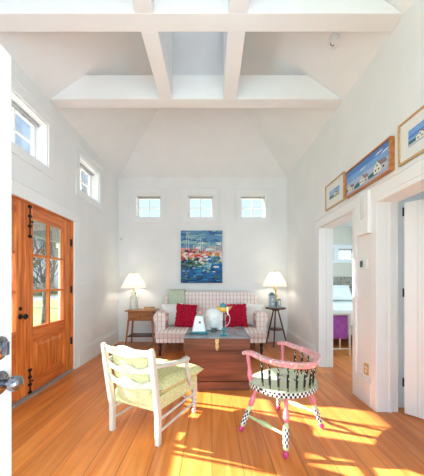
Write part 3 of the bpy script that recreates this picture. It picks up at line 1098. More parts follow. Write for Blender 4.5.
def beach(P):
    for i, c_ in enumerate(['grass_paint', 'dune', 'mid_blue', 'haze_blue', 'mid_blue', 'mid_blue']):
        rect(P, 0, 1, i / 6, (i + 1) / 6, c_)
    cottage(P, .45, .18, .4, .4)
    P([(.0, .15), (.4, .2), (.45, .32), (.2, .36), (0, .3)], 'hedge_green')
    P([(.1, .75), (.4, .78), (.55, .86), (.2, .84)], 'cloud')
def shore(P):
    for i, c_ in enumerate(['dune', 'hedge_green', 'mid_blue', 'clear_blue', 'mid_blue', 'mid_blue']):
        rect(P, 0, 1, i / 6, (i + 1) / 6, c_)
    cottage(P, .25, .12, .5, .42)
    P([(.5, .7), (.85, .74), (.95, .84), (.6, .8)], 'cloud')
picture('framed_picture', 'smallest gold-framed beach print with a wide mat, farthest along the right wall', 3.45, 2.965, 2.20, 2.535, 0.018, 0.022, GOLDFR, 0.095, beach)
picture('framed_picture', 'wide seaside cottages painting in a deep orange wood frame', 2.905, 2.165, 2.19, 2.485, 0.014, 0.042, ORFR, 0.0, seaside)
picture('framed_picture', 'gold-framed shore print nearest the camera, cut by the photo edge', 2.10, 1.60, 2.185, 2.525, 0.018, 0.022, GOLDFR, 0.085, shore)

# ------------------------------------------------------------------ sofa
def rounded(poly_fn, n):
    return [poly_fn(i / n) for i in range(n)]

SX = -0.02
sofa = thing('sofa', 'pink and cream plaid sofa with rolled arms on the back wall', 'sofa', (SX, 4.62, 0))
# local: front is -y ; y -0.46 .. 0.47
sb = MB()
sb.box(-0.92, 0.92, -0.45, 0.42, 0.222, 0.315)
sb.build('seat_base', SOFA, sofa, bevel=0.018, smooth=True)
def cushion(nx_, ny_, x0, x1, y0, y1, z0, z1, crown, b):
    def top(u, v):
        e = (1 - abs(2 * u - 1) ** 6) * (1 - abs(2 * v - 1) ** 6)
        return (x0 + (x1 - x0) * u, y0 + (y1 - y0) * v, z1 - crown + crown * e ** 0.5)
    b.grid(top, nx_, ny_)
    b.grid(lambda u, v: (x0 + (x1 - x0) * u, y0 + (y1 - y0) * v, z0), nx_, ny_)
    b.grid(lambda u, v: (x0 + (x1 - x0) * u, y0, z0 + (z1 - crown - z0) * v), nx_, 1)
    b.grid(lambda u, v: (x0 + (x1 - x0) * u, y1, z0 + (z1 - crown - z0) * v), nx_, 1)
    b.grid(lambda u, v: (x0, y0 + (y1 - y0) * u, z0 + (z1 - crown - z0) * v), ny_, 1)
    b.grid(lambda u, v: (x1, y0 + (y1 - y0) * u, z0 + (z1 - crown - z0) * v), ny_, 1)
    return b
cushion(24, 12, -0.925, 0.925, -0.465, 0.30, 0.31, 0.435, 0.045, MB()).build('seat_cushion', SOFA, sofa, bevel=0.01, smooth=True)
# arms: scroll outline extruded front to back
for s_ in (-1, 1):
    ol = [(0.815, 0.24)]
    cx, cz, r = 0.885, 0.605, 0.118
    for i in range(17):
        a = R(205 - i * 250 / 16)
        ol.append((cx + r * math.cos(a), cz + r * math.sin(a)))
    ol += [(0.965, 0.50), (0.965, 0.24)]
    ol = [(x * s_, z) for x, z in ol]
    a_ = MB().prism(ol, -0.27, 0.40, 'xz')
    a_.build('arm', SOFA, sofa, bevel=0.016, smooth=True)
# back: gently arched outline, leaning
def backf(y0, y1, z0, lean, b):
    n = 28
    top = [( -0.91 + 1.82 * i / n, 1.035 + 0.02 * math.sin(PI * i / n) - 0.06 * abs(2 * i / n - 1) ** 10) for i in range(n + 1)]
    def P(x, z, y):
        return (x, y + lean * (z - z0), z)
    vs, fs = [], []
    m = 6
    for y in (y0, y1):
        for i, (x, zt) in enumerate(top):
            for j in range(m + 1):
                z = z0 + (zt - z0) * j / m
                vs.append(P(x, z, y))
    w1 = m + 1
    off = (n + 1) * w1
    for i in range(n):
        for j in range(m):
            a = i * w1 + j
            fs += [(a, a + w1, a + w1 + 1, a + 1), (off + a, off + a + 1, off + a + w1 + 1, off + a + w1)]
        a = i * w1
        fs += [(a, off + a, off + a + w1, a + w1), (a + m, a + w1 + m, off + a + w1 + m, off + a + m)]
    for j in range(m):
        fs += [(j, j + 1, off + j + 1, off + j), (n * w1 + j, off + n * w1 + j, off + n * w1 + j + 1, n * w1 + j + 1)]
    return b.add(vs, fs)
backf(0.24, 0.40, 0.30, 0.16, MB()).build('backrest', SOFA, sofa, bevel=0.03, smooth=True, seg=3)
legp = [(0.018, 0.0), (0.024, 0.02), (0.016, 0.05), (0.030, 0.085), (0.032, 0.105), (0.018, 0.13), (0.030, 0.165), (0.032, 0.19), (0.030, 0.224)]
for (x, y) in ((-0.85, -0.40), (0.85, -0.40), (0.0, -0.40)):
    MB().lathe(legp, (x, y, 0), 16).build('leg', FRINGE, sofa, smooth=True)
for (x, y) in ((-0.86, 0.36), (0.86, 0.36), (0.0, 0.36)):
    MB().tube([(x, y + 0.03, 0), (x, y, 0.224)], [0.017, 0.028], 8).build('leg', FRINGE, sofa)

def pillow_mesh(w_, h_, t_, shag=0.0, seed=1):
    random.seed(seed)
    b = MB()
    n = 22
    jit = {}
    for sgn in (-1, 1):
        def fn(u, v):
            x, z = 2 * u - 1, 2 * v - 1
            px = x * (1 - 0.07 * (1 - z * z)) * w_ / 2
            pz = z * (1 - 0.07 * (1 - x * x)) * h_ / 2
            th = max(0, (1 - x ** 4)) ** 0.55 * max(0, (1 - z ** 4)) ** 0.55 * t_ / 2
            edge = abs(x) > 0.999 or abs(z) > 0.999
            k = (round(u * n), round(v * n), 0 if edge else sgn)
            if k not in jit:
                jit[k] = (random.gauss(0, shag), random.gauss(0, shag), random.gauss(0, shag))
            j = jit[k]
            return (px + j[0], sgn * th + j[1], pz + j[2])
        b.grid(fn, n, n)
    return b
def pillow(label, x, y, zb, w_, h_, t_, lean, roll, m, shag=0.0, yaw=0.0, seed=1):
    o = pillow_mesh(w_, h_, t_, shag, seed).build('throw_pillow', m, smooth=True)
    o.rotation_euler = (R(-lean), R(roll), R(yaw))
    o.location = (x, y, zb + h_ / 2 * math.cos(R(lean)))
    return tag(o, label, 'pillow', 'pillows on the sofa')
pillow('white cotton pillow at the left end of the plaid sofa', -0.735, 4.72, 0.432, 0.42, 0.43, 0.13, 20, -4, WHITEF, yaw=10)
pillow('red shaggy pillow on the left, beside the left white pillow', -0.465, 4.55, 0.43, 0.39, 0.43, 0.15, 20, 4, REDF, 0.006, yaw=4, seed=3)
pillow('red shaggy pillow on the right, beside the right white pillow', 0.435, 4.55, 0.43, 0.40, 0.44, 0.15, 20, -3, REDF, 0.006, yaw=-4, seed=4)
pillow('white cotton pillow at the right end of the plaid sofa', 0.735, 4.72, 0.432, 0.42, 0.43, 0.13, 20, 6, WHITEF, yaw=-10, seed=2)

# folded throw over the left of the sofa back
def throw(u, v):
    s = v * 0.80
    x = -0.86 + 0.33 * u + 0.010 * math.sin(v * 9)
    yb, yf = 5.137, 4.947
    zt = 1.062
    if s < 0.28:
        z = zt - 0.03 - (0.28 - s)
        return (x, yb + 0.008 - 0.16 * (1.06 - z) + 0.004, z)
    if s < 0.52:
        a = (s - 0.28) / 0.24
        return (x, yb + 0.01 + (yf - 0.012 - yb) * a, zt - 0.03 + 0.055 * math.sin(PI * a) ** 0.6)
    z = zt - 0.03 - (s - 0.52)
    return (x, yf - 0.016 - 0.16 * (1.06 - z) - 0.004 * math.sin(u * 12), z)
o = MB().grid(throw, 10, 30).build('throw_blanket', GREENF, smooth=True)
sl_ = o.modifiers.new('solid', 'SOLIDIFY')
sl_.thickness = 0.008
sl_.offset = 0
tag(o, 'pale green folded throw hanging over the sofa back at its left end', 'blanket')

# ------------------------------------------------------------------ blanket chest
chest = thing('blanket_chest', 'old dark wooden chest with a worn grey-blue lid before the sofa', 'chest', (0.057, 3.185, 0))
CW, CD = 0.755, 0.65
q = MB()
q.box(-CW / 2 + 0.012, CW / 2 - 0.012, -CD / 2 + 0.012, CD / 2 - 0.012, 0.10, 0.445)
q.build('body', CHESTW, chest, bevel=0.004)
MB().box(-CW / 2 + 0.004, CW / 2 - 0.004, -CD / 2 + 0.004, CD / 2 - 0.004, 0.0, 0.094).build('plinth', CHESTW, chest, bevel=0.006)
q = MB()
q.box(-CW / 2, CW / 2, -CD / 2, CD / 2, 0.449, 0.588)
lid = q.build('lid', CHESTW, chest, bevel=0.006)
MB().box(-CW / 2 - 0.004, CW / 2 + 0.004, -CD / 2 - 0.004, CD / 2 + 0.004, 0.588, 0.603).build('lid_top', CHESTT, lid, bevel=0.004)
q = MB()
q.box(-0.022, 0.022, -CD / 2 - 0.011, -CD / 2, 0.545, 0.585)
q.prism([(-0.015, 0.545), (0.015, 0.545), (0.020, 0.50), (0.010, 0.455), (-0.010, 0.455), (-0.020, 0.50)], -CD / 2 - 0.010, -CD / 2 - 0.001, 'xz')
q.lathe([(0.011, 0), (0.010, 0.008), (0, 0.01)], (0, -CD / 2 - 0.009, 0.475), 14, axis=(0, -1, 0))
q.build('hasp', BRASS, chest, bevel=0.003)

# things on the chest
ZT = 0.603
t = thing('ceramic_jar', 'white tapered ceramic jar with a black dot and teal base on the chest', 'jar', (-0.16, 3.13, ZT))
def sq(a, b, r=0.25, n=6):
    out = []
    for (sx__, sy__) in ((1, 1), (-1, 1), (-1, -1), (1, -1)):
        pass
    for k_ in range(24):
        th = 2 * PI * k_ / 24
        c_, s_ = math.cos(th), math.sin(th)
        p_ = 0.45
        out.append((a * math.copysign(abs(c_) ** p_, c_), b * math.copysign(abs(s_) ** p_, s_)))
    return out
def loft(b, rings):
    vs, fs = [], []
    n = 24
    for (a, c_, z) in rings:
        vs += [(x, y, z) for x, y in sq(a, c_)]
    for i in range(len(rings) - 1):
        for k_ in range(n):
            fs.append((i * n + k_, i * n + (k_ + 1) % n, (i + 1) * n + (k_ + 1) % n, (i + 1) * n + k_))
    fs += [tuple(reversed(range(n))), tuple((len(rings) - 1) * n + k_ for k_ in range(n))]
    return b.add(vs, fs)
loft(MB(), [(0.100, 0.075, 0.0), (0.107, 0.082, 0.006), (0.107, 0.082, 0.016), (0.094, 0.07, 0.026)]).build('base', TEAL, t, smooth=True)
loft(MB(), [(0.088, 0.064, 0.026), (0.084, 0.062, 0.05), (0.066, 0.052, 0.13), (0.052, 0.042, 0.19), (0.046, 0.036, 0.205), (0.034, 0.026, 0.212)]).build('body', CERAM, t, smooth=True)
MB().lathe([(0.013, 0), (0.013, 0.006), (0, 0.007)], (0.012, -0.054, 0.135), 16, axis=(0, -1, 0.2)).build('black_dot', INK, t)
q = MB()
for k_ in range(6):
    a = k_ * PI / 3
    q.ball((0.022 * math.cos(a), 0.018 * math.sin(a), 0.220), 0.016, 10, sz=(1.2, 0.8, 0.7))
lf_ = q.build('lid_leaves', mat('sage_glaze', (0.26, 0.38, 0.26), 0.3, 0.2, 30), t, smooth=True)
q = MB().ball((0.008, 0, 0.243), 0.022, 12)
q.ball((0.028, 0.0, 0.234), 0.014, 10)
q.build('lid_knob', mat('rose_glaze', (0.74, 0.40, 0.42), 0.3, 0.2, 30), t, smooth=True)
for (x, z) in ((-0.035, 0.17), (0.03, 0.18), (-0.05, 0.10), (0.045, 0.08), (0.02, 0.055)):
    MB().ball((x, -0.062 + (z - 0.03) * 0.155, z), 0.009, 8, sz=(1, 0.4, 1)).build('painted_bud', mat('pale_rose_glaze', (0.78, 0.55, 0.52), 0.3, 0.2, 30), t, smooth=True)

t = thing('ceramic_pot', 'large rounded white ceramic pot with a thin loop handle on the chest', 'pot', (0.03, 3.39, ZT))
q = MB()
n_ = 28
prof = [(0.0, 0.020), (0.09, 0.020), (0.125, 0.04), (0.138, 0.09), (0.137, 0.15), (0.128, 0.20), (0.105, 0.245), (0.07, 0.272), (0.03, 0.284), (0.0, 0.286)]
q.lathe(prof, (0, 0, 0), n_)
q.build('body', CERAM, t, smooth=True)
for (sx__, sy__) in ((-1, -1), (1, -1), (1, 1), (-1, 1)):
    MB().lathe([(0.036, 0.0), (0.044, 0.006), (0.046, 0.05)], (0.075 * sx__, 0.06 * sy__, 0), 14).build('foot', CERAM, t, smooth=True)
pts = []
for i in range(17):
    a = R(80 - i * 170 / 16)
    pts.append((0.135 + 0.075 * math.cos(a), 0, 0.135 + 0.10 * math.sin(a)))
MB().tube([(0.10, 0, 0.235)] + pts + [(0.12, 0, 0.035)], 0.006, 10).build('handle', mat('pale_pink_glaze', (0.80, 0.62, 0.56), 0.3, 0.08, 30), t, smooth=True)
for k_ in range(7):
    a = R(-150 + k_ * 20)
    q = MB().ball((0.134 * math.cos(a), 0.134 * math.sin(a), 0.15 + 0.035 * math.sin(k_ * 2.1)), 0.007, 8)
    q.build('painted_dot', mat('grey_blue_glaze', (0.35, 0.40, 0.42), 0.3, 0.1, 30), t, smooth=True)

t = thing('fanciful_goblet', 'teal stemmed ornament with a yellow bowl and blue crest on the chest', 'ornament', (0.14, 2.985, ZT))
MB().lathe([(0.0, 0), (0.046, 0.0), (0.048, 0.008), (0.03, 0.018), (0.012, 0.026), (0.010, 0.045), (0.022, 0.055), (0.026, 0.070), (0.018, 0.085), (0.009, 0.095), (0.0, 0.096)], (0, 0, 0), 22).build('foot', TEAL, t, smooth=True)
MB().lathe([(0.0, 0.095), (0.012, 0.096), (0.014, 0.12), (0.016, 0.165), (0.010, 0.175), (0.008, 0.26), (0, 0.261)], (0, 0, 0), 18).build('stem', MAROON, t, smooth=True)
q = MB()
def boat(u, v):
    a = (u * 2 - 1)
    wv = (1 - a * a) ** 0.6
    th = PI * (v)
    return (a * 0.102, -math.cos(th) * 0.05 * wv, 0.330 + 0.012 * a * a - math.sin(th) * (0.062 * (1 - abs(a) ** 2.2)))
q.grid(boat, 20, 10)
bw = q.build('bowl', GOLD, t, smooth=True)
m_ = bw.modifiers.new('solid', 'SOLIDIFY')
m_.thickness = 0.006
q = MB().lathe([(0, 0.29), (0.03, 0.30), (0.034, 0.335), (0.028, 0.36), (0.016, 0.378), (0.0, 0.384)], (-0.012, 0, 0), 16)
q.ball((0.012, 0, 0.342), 0.024, 12)
q.build('crest', TEAL, t, smooth=True)
q = MB()
q.prism([(0.030, 0.345), (0.048, 0.335), (0.052, 0.25), (0.042, 0.235), (0.034, 0.26)], -0.060, -0.046, 'xz')
q.build('white_pendant', CHALK, t, bevel=0.004)

# ------------------------------------------------------------------ side tables, lamps
t = thing('side_table', 'brown wooden side table with a drawer and lower shelf, left of the sofa', 'table', (-1.375, 4.97, 0))
MB().box(-0.285, 0.285, -0.19, 0.19, 0.675, 0.697).build('tabletop', TABLEW, t, bevel=0.006)
MB().box(-0.235, 0.235, -0.145, 0.155, 0.495, 0.675).build('apron', TABLEW, t, bevel=0.003)
dr = MB().box(-0.20, 0.20, -0.157, -0.145, 0.515, 0.655).build('drawer', TABLEW, t, bevel=0.004)
MB().lathe([(0.007, 0), (0.007, 0.012), (0.014, 0.02), (0.012, 0.03), (0, 0.033)], (0, -0.157, 0.585), 14, axis=(0, -1, 0)).build('knob', TABLED, dr, smooth=True)
for (sx__, sy__) in ((-1, -1), (1, -1), (1, 1), (-1, 1)):
    MB().tube([(0.272 * sx__, 0.175 * sy__ + 0.003, 0), (0.225 * sx__, 0.135 * sy__ + 0.003, 0.52)], [0.016, 0.024], 4, ang=PI / 4).build('leg', TABLEW, t)
MB().box(-0.25, 0.25, -0.15, 0.155, 0.185, 0.203).build('shelf', TABLED, t, bevel=0.004)

t = thing('stool_table', 'dark round-topped tripod table with a small shelf, right of the sofa', 'table', (1.245, 4.93, 0))
MB().lathe([(0.0, 0.712), (0.185, 0.712), (0.206, 0.72), (0.206, 0.738), (0.2, 0.742), (0, 0.742)], (0, 0, 0), 8).build('tabletop', TABLED, t, bevel=0.004)
MB().lathe([(0.0, 0.68), (0.07, 0.68), (0.09, 0.712), (0, 0.712)], (0, 0, 0), 16).build('boss', TABLED, t, smooth=True)
for a in (250, 10, 130):
    c_, s_ = math.cos(R(a)), math.sin(R(a))
    MB().tube([(0.235 * c_, 0.19 * s_, 0), (0.145 * c_, 0.125 * s_, 0.34), (0.05 * c_, 0.05 * s_, 0.69)], [0.011, 0.016, 0.013], 10).build('leg', TABLED, t, smooth=True)
MB().lathe([(0.0, 0.31), (0.135, 0.31), (0.14, 0.316), (0.14, 0.328), (0, 0.33)], (0, 0, 0), 24).build('shelf', TABLED, t, smooth=True)

def lamp_top(t, zb, zt, rb, rt, z_sock, m):
    q = MB()
    q.lathe([(rb, zb), (rt, zt)], (0, 0, 0), 40)
    q.f = [f for f in q.f if len(f) == 4]
    q.m = q.m[:len(q.f)]
    sh = q.build('lamp_shade', SHADE, t, smooth=True)
    s_ = sh.modifiers.new('solid', 'SOLIDIFY')
    s_.thickness = 0.003
    hp = MB()
    hp.tube([(0, 0, z_sock), (0, 0, zt + 0.012)], 0.004, 8)
    for a in range(3):
        hp.tube([(0, 0, zt - 0.012), ((rt - 0.004) * math.cos(a * 2.094), (rt - 0.004) * math.sin(a * 2.094), zt - 0.010)], 0.002, 6)
    hp.lathe([(0.006, 0.0), (0.012, 0.01), (0.010, 0.022), (0, 0.03)], (0, 0, zt + 0.01), 12)
    hp.build('harp', BRASS, t, smooth=True)
    MB().lathe([(0.018, z_sock - 0.02), (0.02, z_sock + 0.01), (0.018, z_sock + 0.05), (0, z_sock + 0.052)], (0, 0, 0), 16).build('socket', BRASS, t, smooth=True)
    d = bpy.data.lights.new('lamp_bulb', 'POINT')
    d.energy = 3.5
    d.color = (1.0, 0.92, 0.78)
    d.shadow_soft_size = 0.03
    o = bpy.data.objects.new('lamp_bulb', d)
    COL.objects.link(o)
    o.parent = t
    o.location = (0.03, 0, (zb + zt) / 2 + 0.02)

t = thing('table_lamp', 'table lamp with a milky glass jug base on the brown side table', 'lamp', (-1.545, 4.98, 0.697))
MB().lathe([(0.0, 0.0), (0.078, 0.0), (0.084, 0.012), (0.080, 0.05), (0.076, 0.20), (0.070, 0.24), (0.050, 0.275), (0.042, 0.30), (0.046, 0.335), (0.052, 0.352), (0.03, 0.358), (0, 0.358)], (0, 0, 0), 28).build('jug_base', JUG, t, smooth=True)
MB().tube([(0.046, 0, 0.33)] + [(0.075 + 0.03 * math.sin(PI * i / 8), 0, 0.33 - 0.13 * i / 8) for i in range(9)] + [(0.07, 0, 0.19)], 0.007, 8).build('jug_handle', JUG, t, smooth=True)
MB().box(-0.03, 0.04, -0.0835, -0.074, 0.03, 0.21).build('label_panel', CERAM, t, bevel=0.004)
lamp_top(t, 0.425, 0.705, 0.245, 0.092, 0.375, JUG)
t = thing('table_lamp', 'table lamp with blue-grey house-shaped base on the dark tripod table', 'lamp', (1.225, 4.93, 0.742))
q = MB()
q.box(-0.115, 0.115, -0.06, 0.06, 0, 0.012)
bs = q.build('base', BLUEG, t, bevel=0.004)
def house(x0, x1, y0, y1, z1, zr, nm):
    q = MB().box(x0, x1, y0, y1, 0.012, z1)
    hb = q.build(nm, BLUEG, t, bevel=0.004)
    xm_ = (x0 + x1) / 2
    q = MB().prism([(x0 - 0.01, z1), (x1 + 0.01, z1), (xm_ + 0.01, zr), (xm_ - 0.01, zr)], y0 - 0.008, y1 + 0.008, 'xz')
    q.build('roof', DKBLUE, hb, bevel=0.002)
    for k_ in range(2):
        z = 0.05 + k_ * (z1 - 0.07) * 0.5
        MB().box(xm_ - 0.016, xm_ + 0.016, y0 - 0.003, y0, z, z + 0.045).build('window', CHALK, hb)
house(-0.108, -0.005, -0.05, 0.05, 0.235, 0.30, 'tall_house')
house(0.045, 0.112, -0.045, 0.045, 0.15, 0.17, 'short_house')
q = MB().box(0.0, 0.042, -0.03, 0.03, 0.012, 0.12)
q.build('dark_shed', DKBLUE, t, bevel=0.003)
MB().lathe([(0.018, 0.12), (0.016, 0.20), (0.034, 0.215), (0.036, 0.235), (0.018, 0.25), (0.014, 0.30), (0.02, 0.31), (0.016, 0.375), (0, 0.376)], (0.022, 0, 0), 18).build('ochre_tower', GOLD, t, smooth=True)
lamp_top(t, 0.415, 0.685, 0.24, 0.10, 0.36, GOLD)

t = thing('wooden_box', 'flat tan wooden box on the brown side table', 'box', (-1.235, 4.97, 0.697), R(6))
MB().box(-0.095, 0.095, -0.06, 0.06, 0, 0.038).build('body', GOLDFR, t, bevel=0.003)
MB().box(-0.10, 0.10, -0.065, 0.065, 0.040, 0.052).build('lid', TABLEW, t, bevel=0.004)

# ------------------------------------------------------------------ cream armchair with check upholstery
ac = thing('armchair', 'cream painted ladder-back armchair with yellow-green check cushions', 'armchair', (-0.495, 2.25, 0), R(-25))
def back_y(z):
    return -0.285 - 0.165 * max(0, z - 0.22)
for s_ in (-1, 1):
    pts = [(s_ * 0.232, -0.285, 0), (s_ * 0.232, -0.285, 0.22)] + [(s_ * (0.232 + 0.01 * (z - 0.22)), back_y(z), z) for z in (0.35, 0.5, 0.62, 0.69, 0.742)]
    MB().tube(pts, [0.024, 0.026, 0.026, 0.026, 0.025, 0.024, 0.02], 4, ang=PI / 4, sq=(1.15, 1.15)).build('rear_leg', CREAM, ac, bevel=0.006)
def slat(zb, zt, b):
    n = 24
    vs, fs = [], []
    for i in range(n + 1):
        u = i / n
        x = -0.222 + 0.444 * u
        bow = -0.028 * math.sin(PI * u)
        z0, z1 = zb(u), zt(u)
        for (z, d) in ((z0, 0), (z1, 0), (z1, 0.018), (z0, 0.018)):
            vs.append((x, back_y(z) + bow - 0.009 + d, z))
    for i in range(n):
        a = i * 4
        for k_ in range(4):
            fs.append((a + k_, a + (k_ + 1) % 4, a + 4 + (k_ + 1) % 4, a + 4 + k_))
    fs += [(0, 1, 2, 3), (n * 4 + 3, n * 4 + 2, n * 4 + 1, n * 4)]
    return b.add(vs, fs)
slat(lambda u: 0.664 + 0.012 * math.cos(2 * PI * u), lambda u: 0.730 + 0.022 * math.sin(PI * u) ** 2 - 0.012 * math.sin(2 * PI * u) ** 2, MB()).build('top_rail', CREAM, ac, bevel=0.005, smooth=True)
slat(lambda u: 0.548 - 0.022 * math.sin(PI * u) ** 2, lambda u: 0.605 + 0.016 * math.cos(4 * PI * u) - 0.01, MB()).build('back_slat', CREAM, ac, bevel=0.005, smooth=True)
slat(lambda u: 0.430 - 0.022 * math.sin(PI * u) ** 2, lambda u: 0.490 + 0.016 * math.cos(4 * PI * u) - 0.01, MB()).build('back_slat', CREAM, ac, bevel=0.005, smooth=True)
# upholstered seat box, cushions
q = MB()
q.prism([(-0.215, -0.275), (0.215, -0.275), (0.265, 0.28), (-0.265, 0.28)], 0.235, 0.345, 'xy')
q.build('seat_base', YELLOW, ac, bevel=0.012)
q = MB()
def tcush(b, z0, z1, crown, wb, wf, y0, y1):
    n, m = 20, 18
    def S(u, v, top):
        wd = wb + (wf - wb) * v
        x = (2 * u - 1)
        y = y0 + (y1 - y0) * v
        e = max(0, 1 - abs(x) ** 5) ** 0.5 * max(0, 1 - abs(2 * v - 1) ** 5) ** 0.5
        zm = (z0 + z1) / 2
        return (x * wd / 2, y, zm + (1 if top else -1) * ((z1 - z0) / 2 - crown + crown * e) * (e ** 0.4))
    b.grid(lambda u, v: S(u, v, True), n, m)
    b.grid(lambda u, v: S(u, v, False), n, m)
    return b
tcush(q, 0.325, 0.455, 0.03, 0.45, 0.60, -0.25, 0.34).build('seat_cushion', YELLOW, ac, smooth=True)
q = MB()
def bcush(u, v, sg):
    x, z = 2 * u - 1, 2 * v - 1
    e = max(0, 1 - x ** 4) ** 0.5 * max(0, 1 - z ** 4) ** 0.5
    zz = 0.475 + z * 0.235
    return (x * 0.205, back_y(zz) + 0.050 - 0.018 * (1 - x * x) + sg * 0.042 * e, zz)
q.grid(lambda u, v: bcush(u, v, 1), 18, 18)
q.grid(lambda u, v: bcush(u, v, -1), 18, 18)
q.build('back_cushion', YELLOW, ac, smooth=True)
for s_ in (-1, 1):
    pts = [(s_ * 0.235, back_y(0.60) + 0.01, 0.60), (s_ * 0.250, -0.25, 0.595), (s_ * 0.260, -0.12, 0.572), (s_ * 0.264, 0.0, 0.556), (s_ * 0.266, 0.07, 0.562), (s_ * 0.266, 0.10, 0.552)]
    MB().tube(pts, [0.018, 0.022, 0.026, 0.026, 0.030, 0.020], 10, sq=(1.15, 0.75)).build('arm', CREAM, ac, smooth=True)
    MB().tube([(s_ * 0.258, 0.16, 0.30), (s_ * 0.280, 0.09, 0.40), (s_ * 0.280, 0.06, 0.48), (s_ * 0.266, 0.075, 0.548)], [0.020, 0.016, 0.015, 0.020], 10).build('arm_support', CREAM, ac, smooth=True)
    prof = [(0.016, 0), (0.022, 0.02), (0.014, 0.04), (0.024, 0.065), (0.016, 0.085), (0.026, 0.115), (0.018, 0.14), (0.028, 0.165), (0.028, 0.30)]
    MB().lathe(prof, (s_ * 0.24, 0.258, 0), 14).build('front_leg', CREAM, ac, smooth=True)
    for z in (0.095, 0.185):
        MB().tube([(s_ * 0.234, -0.27, z), (s_ * 0.239, 0.245, z)], 0.011, 10).build('stretcher', CREAM, ac, smooth=True)
MB().tube([(-0.235, 0.255, 0.13), (0.235, 0.255, 0.13)], 0.011, 10).build('stretcher', CREAM, ac, smooth=True)

# ------------------------------------------------------------------ hand-painted pink captain's chair
pcx = thing('painted_chair', 'pink and green hand-painted spindle armchair with checkered legs', 'chair', (0.585, 2.085, 0), R(41.3))
SZ0, SZ1 = 0.390, 0.424
def seat_outline(n=72, k=1.0):
    out = []
    for i in range(n):
        a = 2 * PI * i / n
        x, y = math.cos(a), math.sin(a)
        p_ = 0.75 if y > 0 else 0.95
        X = 0.280 * math.copysign(abs(x) ** p_, x) * k
        Y = (0.245 if y > 0 else 0.250) * math.copysign(abs(y) ** p_, y) * k
        out.append((X, Y - 0.01))
    return out
ol = seat_outline(96)
q = MB()
n_ = len(ol)
inner = seat_outline(96, 0.55)
vs = [(x * 0.985, y * 0.985, SZ0) for x, y in ol] + [(x * 0.985, y * 0.985, SZ1 + 0.003) for x, y in ol] + [(x, y, SZ1 - 0.008) for x, y in inner]
fs = [tuple(reversed(range(n_)))]
for i in range(n_):
    j = (i + 1) % n_
    fs += [(i, j, n_ + j, n_ + i), (n_ + i, n_ + j, 2 * n_ + j, 2 * n_ + i)]
fs.append(tuple(range(2 * n_, 3 * n_)))
q.add(vs, fs)
seat = q.build('seat', SEATG, pcx, smooth=True)
# painted flower sketch on the seat: leaves and petals, thin raised paint
SKETCH = [CHALK, mat('charcoal_paint', (0.10, 0.11, 0.11), 0.4, 0.1, 30)]
def dab(x, y, a, l_, w_, mi):
    c_, s_ = math.cos(a), math.sin(a)
    pts = []
    for k_ in range(10):
        th = 2 * PI * k_ / 10
        u, v = l_ * math.cos(th), w_ * math.sin(th)
        pts.append((x + u * c_ - v * s_, y + u * s_ + v * c_, SZ1 - 0.0070))
    MB().add(pts, [tuple(range(10))]).build(('painted_petal', 'painted_leaf')[mi], SKETCH[mi], seat)
for k_ in range(5):
    dab(0.0 + 0.035 * math.cos(k_ * 1.257), 0.03 + 0.035 * math.sin(k_ * 1.257), k_ * 1.257, 0.026, 0.014, 0)
for (x, y, a) in ((-0.09, -0.02, 0.5), (0.08, 0.06, 2.2), (0.07, -0.07, 0.9), (-0.07, 0.09, -0.6)):
    dab(x, y, a, 0.034, 0.006, 1)
    dab(x + 0.02, y + 0.015, a + 0.8, 0.026, 0.005, 1)
dab(0, 0.03, 0, 0.014, 0.014, 1)
# black and white check band round the seat
q = MB()
N = 96
for i in range(N):
    (xa_, ya_), (xb_, yb_) = ol[i], ol[(i + 1) % N]
    for j in range(2):
        z0 = SZ0 - 0.001 + (SZ1 - SZ0 + 0.001) * j / 2
        z1 = SZ0 - 0.001 + (SZ1 - SZ0 + 0.001) * (j + 1) / 2
        q.add([(xa_, ya_, z0), (xb_, yb_, z0), (xb_, yb_, z1), (xa_, ya_, z1)], [(0, 1, 2, 3)], (i + j) % 2)
q.build('checkered_seat_edge', [INK, CHALK], seat)
# legs
feet = [(-0.275, 0.225), (0.275, 0.225), (-0.280, -0.205), (0.275, -0.205)]
tops = [(-0.15, 0.13), (0.15, 0.13), (-0.15, -0.13), (0.15, -0.13)]
def leg_pt(i, z):
    f, t0 = feet[i], tops[i]
    k_ = z / SZ0
    return Vector((f[0] + (t0[0] - f[0]) * k_, f[1] + (t0[1] - f[1]) * k_, z))
def leg_seg(i, prof, nm, mats, par, seg=16, matf=None):
    a, d = leg_pt(i, 0), (leg_pt(i, SZ0) - leg_pt(i, 0)).normalized()
    q = MB().lathe([(r, z) for r, z in prof], a, seg, axis=d, matf=matf)
    return q.build(nm, mats, par, smooth=True)
for i in range(4):
    lg = leg_seg(i, [(0.011, 0.222), (0.019, 0.232), (0.024, 0.262), (0.019, 0.29), (0.014, 0.32), (0.017, 0.402)], 'leg', PINK, pcx)
    z0, z1 = 0.073, 0.188
    rows = 6
    leg_seg(i, [(0.0215, z0 + (z1 - z0) * j / rows) for j in range(rows + 1)], 'checkered_shaft', [INK, CHALK], lg, 10, matf=lambda a, b_: (a + b_) % 2)
    leg_seg(i, [(0.017, 0.186), (0.021, 0.192), (0.018, 0.205), (0.013, 0.223)], 'green_collar', GREENP, lg)
    leg_seg(i, [(0.014, 0.050), (0.020, 0.056), (0.020, 0.072), (0.016, 0.074)], 'green_ring', GREENP, lg)
    leg_seg(i, [(0.0, 0.003), (0.010, 0.004), (0.019, 0.018), (0.021, 0.032), (0.015, 0.050), (0.0, 0.051)], 'bulb_foot', HOTPINK, lg)
for (i, j) in ((0, 2), (1, 3)):
    a, b_ = leg_pt(i, 0.135), leg_pt(j, 0.135)
    pts = [a.lerp(b_, k_ / 10) for k_ in range(11)]
    rr = [0.008, 0.009, 0.010, 0.011, 0.017, 0.021, 0.017, 0.011, 0.010, 0.009, 0.008]
    MB().tube(pts, rr, 12).build('stretcher', GREENP, pcx, smooth=True)
